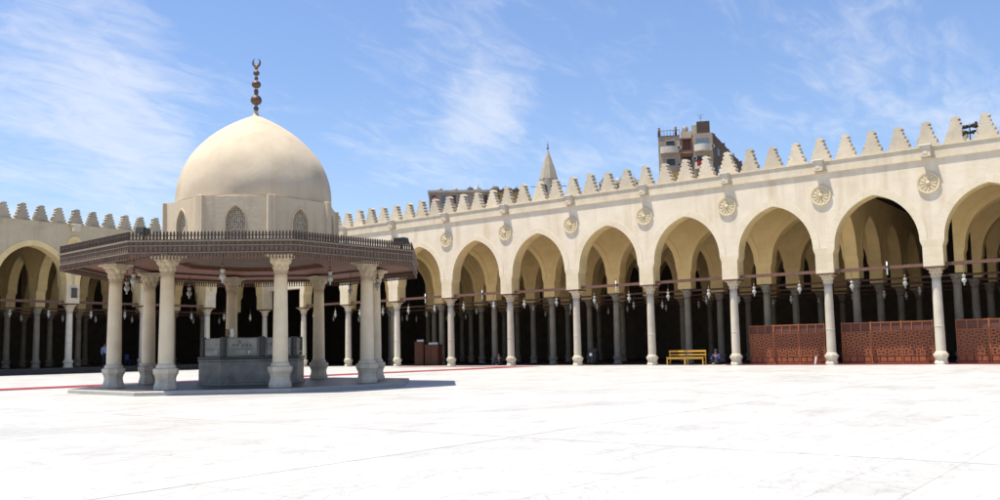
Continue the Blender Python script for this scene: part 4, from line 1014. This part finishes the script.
for i in range(7):
    z = HT-3.0*(i+1)+.1
    # left balcony: shallow curved
    for (x0, x1, dp_, ms) in ((.3, W1*.37, .9, 'bl_white'), (W1*.66, W1-.15, 1.3, 'bl_white')):
        q = MB(); n = 10; P0 = []; 
        for k in range(n+1):
            t_ = k/n; P0.append((x0+(x1-x0)*t_, -dp_*math.sin(PI*(.12+.76*t_))))
        lo = [(x, y, z) for x, y in P0]; hi = [(x, y, z+1.1) for x, y in P0]; hin = [(x, y+.12, z+1.1) for x, y in P0]; lin = [(x, y+.12, z+.2) for x, y in P0]
        for k in range(n):
            q.face([lo[k], lo[k+1], hi[k+1], hi[k]]); q.face([hi[k], hi[k+1], hin[k+1], hin[k]]); q.face([hin[k], hin[k+1], lin[k+1], lin[k]])
        q.face(lo+[(x1, -.002, z), (x0, -.002, z)]); q.face([(x, y, z+.2) for x, y in P0]+[(x1, -.002, z+.2), (x0, -.002, z+.2)])
        if i != 1 or x0 > 1: bo = q.build('balcony', ms, tw)
    # windows
    q = MB(); q.box((1.35, -.06, z+.75+.2), (2.65, .05, z+2.1)); w0 = q.build('window', 'shutter', tw); q = MB(); q.box((1.2, -.10, z+2.1), (2.8, .05, z+2.22)); q.build('lintel', 'bl_white', w0)
    q = MB(); q.box((W1*.45, .42, z+.5), (W1*.60, .52, z+2.2)); w0 = q.build('window', 'shutter' if i % 2 else 'brownwood', tw); q = MB(); q.box((W1*.43, -.05, z+2.2), (W1*.62, .5, z+2.32)); q.build('awning', 'brownwood', w0)
    q = MB(); q.box((W1*.41, -.25, z-.15), (W1*.63, .5, z-.02)); q.build('floor_slab', 'bl_pink', tw)
    q = MB(); q.box((W1*.70, -.05, z+.9), (W1*.93, .05, z+2.25)); q.build('window', 'shutter_b' if i == 0 else 'shutter', tw)
for (ax_, az_) in ((3.0, HT-2.3), (W1*.62, HT-4.3), (3.0, HT-5.2), (W1*.945, HT-2.4)):
    q = MB(); q.box((ax_, -.38, az_), (ax_+.75, -.03, az_+.5)); q.box((ax_+.1, -.40, az_+.06), (ax_+.6, -.381, az_+.44), 1); q.build('air_conditioner', ['bl_white', 'shutter'], tw)
q = MB(); q.tube((W1*.80, 3, HT+2.5), (W1*.80, 3, HT+4.2), .04, n=5); q.tube((W1*.74, 3, HT+4.0), (W1*.86, 3, HT+4.0), .03, n=5); q.tube((W1*.76, 3, HT+3.6), (W1*.84, 3, HT+3.6), .03, n=5); q.build('antenna', 'iron', tw)
q = MB(); q.lathe([(.5, 0), (.55, .1), (.55, 1.0), (.3, 1.2), (.001, 1.25)], c=(W1*.50, 2.5, HT+.9), n=14); q.build('water_tank', 'dish', tw)
q = MB(); q.box((W1*.70, -1.32, HT-6.0+.45), (W1*.82, -1.24, HT-6.0+1.25)); q.build('laundry', 'redcloth', tw)
q = MB(); q.box((0.05, -.12, HT-8.7), (W1*.38, -.02, HT-6.1)); q.build('ochre_panel', 'bl_ochre', tw)
q = MB(); q.box((-.05, -.1, HT), (W1*.4, .1, HT+.12)); 
for k in range(8): q.tube((k*W1*.4/7, 0, HT+.1), (k*W1*.4/7, 0, HT+1.0), .04, n=5)
q.tube((0, 0, HT+1.0), (W1*.4, 0, HT+1.0), .05, n=5); q.build('roof_railing', 'iron', tw)
q = MB(); q.box((W1*.62, 1.5, HT+.2), (W1*.84, 6, HT+2.0), 0); q.box((W1*.42, 1.0, HT-.3), (W1*.62, 5, HT+.9), 0); q.build('roof_room', 'bl_cream', tw)
q = MB(); q.box((W1*.72, 1.2, HT+.2), (W1*.96, 5.5, HT+2.5), 0); q.build('water_tank_room', 'bl_dark', tw)
q = MB(); q.tube((.2, .2, HT), (.2, .2, HT+1.6), .18, n=8); q.tube((W1*.33, .6, HT), (W1*.33, .6, HT+1.7), .20, n=8); q.build('roof_post', 'bl_dark', tw)

# low long block behind the far end of the arcade
def block(pxs, ytop, dist, nm, label, mt_, nfloors, depth_=12, wcols=6, extra=None):
    a = frame_at(pxs[0], ytop[0], dist); c = frame_at(pxs[1], ytop[1], dist)
    e = c-a; e.z = 0; W = e.length; e.normalize(); h = (a.z+c.z)/2
    t = empty(nm, (a.x, a.y, 0), math.atan2(e.y, e.x), label=label, cat='building')
    q = MB(); q.box((0, 0, 0), (W, depth_, h-.35)); q.build('wall', mt_, t)
    q = MB(); q.box((-.2, -.25, h-.35), (W+.2, depth_, h)); q.build('parapet', 'bl_white' if mt_ != 'bl_ochre' else 'bl_dark', t)
    rs = random.Random(int(pxs[0]))
    for i in range(nfloors):
        z = h-1.9-3*i
        for j in range(wcols):
            x0 = W*(j+.22)/wcols; x1 = W*(j+.22+rs.uniform(.3, .55))/wcols
            q = MB(); q.box((x0, -.05, z-.3), (x1, .05, z+1.1)); w0 = q.build('window', rs.choice(['shutter', 'shutter', 'shutter_b', 'brownwood']), t)
            q = MB(); q.box((x0-.1, -.25, z-.42), (x1+.1, .02, z-.3)); q.build('sill', 'bl_white', w0)
        q = MB(); q.box((0, -.5, z-1.15), (W*.98, -.002, z-.95)); q.build('floor_slab', 'bl_cream', t)
    return t, W, h
t1_, Wb, hb = block((429, 492), (193, 187.5), 135, 'apartment_block', 'low grey apartment block with satellite dishes seen over the far battlements', 'bl_grey', 4, wcols=6)
q = MB(); q.box((.5, -.4, hb-1.8), (1.3, -.3, hb-1.1)); q.build('laundry', 'pinkcloth', t1_)
t2_, Wc, hc = block((490.5, 526), (187.5, 192), 134.5, 'apartment_block', 'ochre end of the low blocks, left of the small minaret', 'bl_ochre', 4, wcols=3)
t3_, Wd, hd_ = block((600, 645), (182, 180), 140, 'apartment_block', 'grey concrete block with roof dishes between the minaret and the apartment tower', 'bl_grey', 4, wcols=4)
t4_, We, he = block((645.5, 662), (191, 189), 139, 'apartment_block', 'small ochre block tucked against the left foot of the apartment tower', 'bl_ochre', 4, wcols=2)
ds = [((470, 187), 133+4, .8, 'leftmost dark dish on the low grey block'), ((478, 186), 137, 1.0, 'second dish from the left on the low grey block'), ((494, 184.5), 137, 1.25, 'largest dish, on the ochre end block'), ((505, 186), 137, .7, 'small dish on the ochre end block, right of the largest dish'), ((517, 188.5), 137, .6, 'rightmost small dish on the ochre end block'),
      ((603, 177), 142, .8, 'dish at the left edge of the grey block beside the minaret'), ((610, 176), 142, .9, 'dish second from left on the grey block beside the minaret'), ((620, 177), 142, 1.0, 'third dish from left on the grey block beside the minaret'), ((634, 176), 142, .9, 'rightmost dish on the grey block beside the minaret')]
for (xy, dd, r_, lab) in ds:
    p = frame_at(xy[0], xy[1], dd); hh = hb if xy[0] < 490 else (hc if xy[0] < 530 else hd_)
    dish(None, (p.x, p.y, hh-.01), r_*.62, math.atan2(rt.y, rt.x)+random.uniform(-.5, .5), lab, random.choice(['dish', 'bl_dark']))
for (xy, lab) in (((440, 190), 'roof water tank at the left end of the low grey block'), ((455, 189), 'roof water tank at the middle of the low grey block')):
    p = frame_at(xy[0], xy[1], 138); t = empty('water_tank', (p.x, p.y, hb-.02), label=lab, cat='water tank')
    q = MB(); q.lathe([(.38, .2), (.42, .25), (.42, .8), (.25, .9), (.001, .95)], n=14); q.build('tank', 'dish', t); q = MB(); q.box((-.3, -.3, 0), (.3, .3, .199)); q.build('stand', 'iron', t)

# minaret
pm = frame_at(548.5, 178, 125); mn = empty('minaret', (pm.x, pm.y, 0), label='small round stone minaret with a pale conical cap rising behind the arcade', cat='minaret')
zt = frame_at(552, 180, 125).z; za = frame_at(552, 150.5, 125).z; zf = frame_at(552, 141.5, 125).z
rm = 1.08*(frame_at(561, 180, 125)-frame_at(543.5, 180, 125)).length/2
q = MB(); q.lathe([(rm*1.05, 0), (rm, zt-8), (rm*.97, zt), (rm*.97, zt+.01)], n=16, smooth=False); q.build('shaft', 'minaret', mn)
q = MB(); q.lathe([(rm*.98, zt+.01), (rm*1.02, zt+.06), (rm*1.0, zt+.16), (rm*.60, zt+(za-zt)*.5), (.12, za-.1), (.05, za)], n=8, smooth=False); q.build('cap', 'minaret_cap', mn)
q = MB(); q.lathe([(.05, za-.1), (.05, zf)], n=6); q.lathe([(max(.05, r), z) for r, z in ballp(za+.35, .16)], n=10); q.lathe([(max(.05, r), z) for r, z in ballp(za+.8, .11)], n=10); q.build('finial', 'iron', mn)
for k in range(8):
    a = math.atan2(-pm.y, -pm.x)+.42+k*PI/4
    T_ = (lambda a: (lambda u, v, z: (rm*.955*math.cos(a)-u*math.sin(a)+v*math.cos(a), rm*.955*math.sin(a)+u*math.cos(a)+v*math.sin(a), z)))(a)
    q = MB(T_); q.poly([(-.24, zt-2.3), (.24, zt-2.3)]+[(u, z) for u, z in reversed(arch_pts(0, .24, zt-1.15, zt-.8, 4))], 0, .06); q.build('window', 'shutter', mn)
q = MB(); v = rt*1; q.tube(v*rm*.9+Vector((0, 0, zt-.9)), v*(rm+1.2)+Vector((0, 0, zt-.9)), .05, n=6); q.tube(-v*rm*.9+Vector((0, 0, zt-.9)), -v*(rm+1.2)+Vector((0, 0, zt-.9)), .05, n=6); q.build('side_pole', 'iron', mn)
# tidy up template leftovers
for o in list(bpy.data.objects):
    if o.name.startswith('merlon') and o.location.length < 1e-6: bpy.data.objects.remove(o)
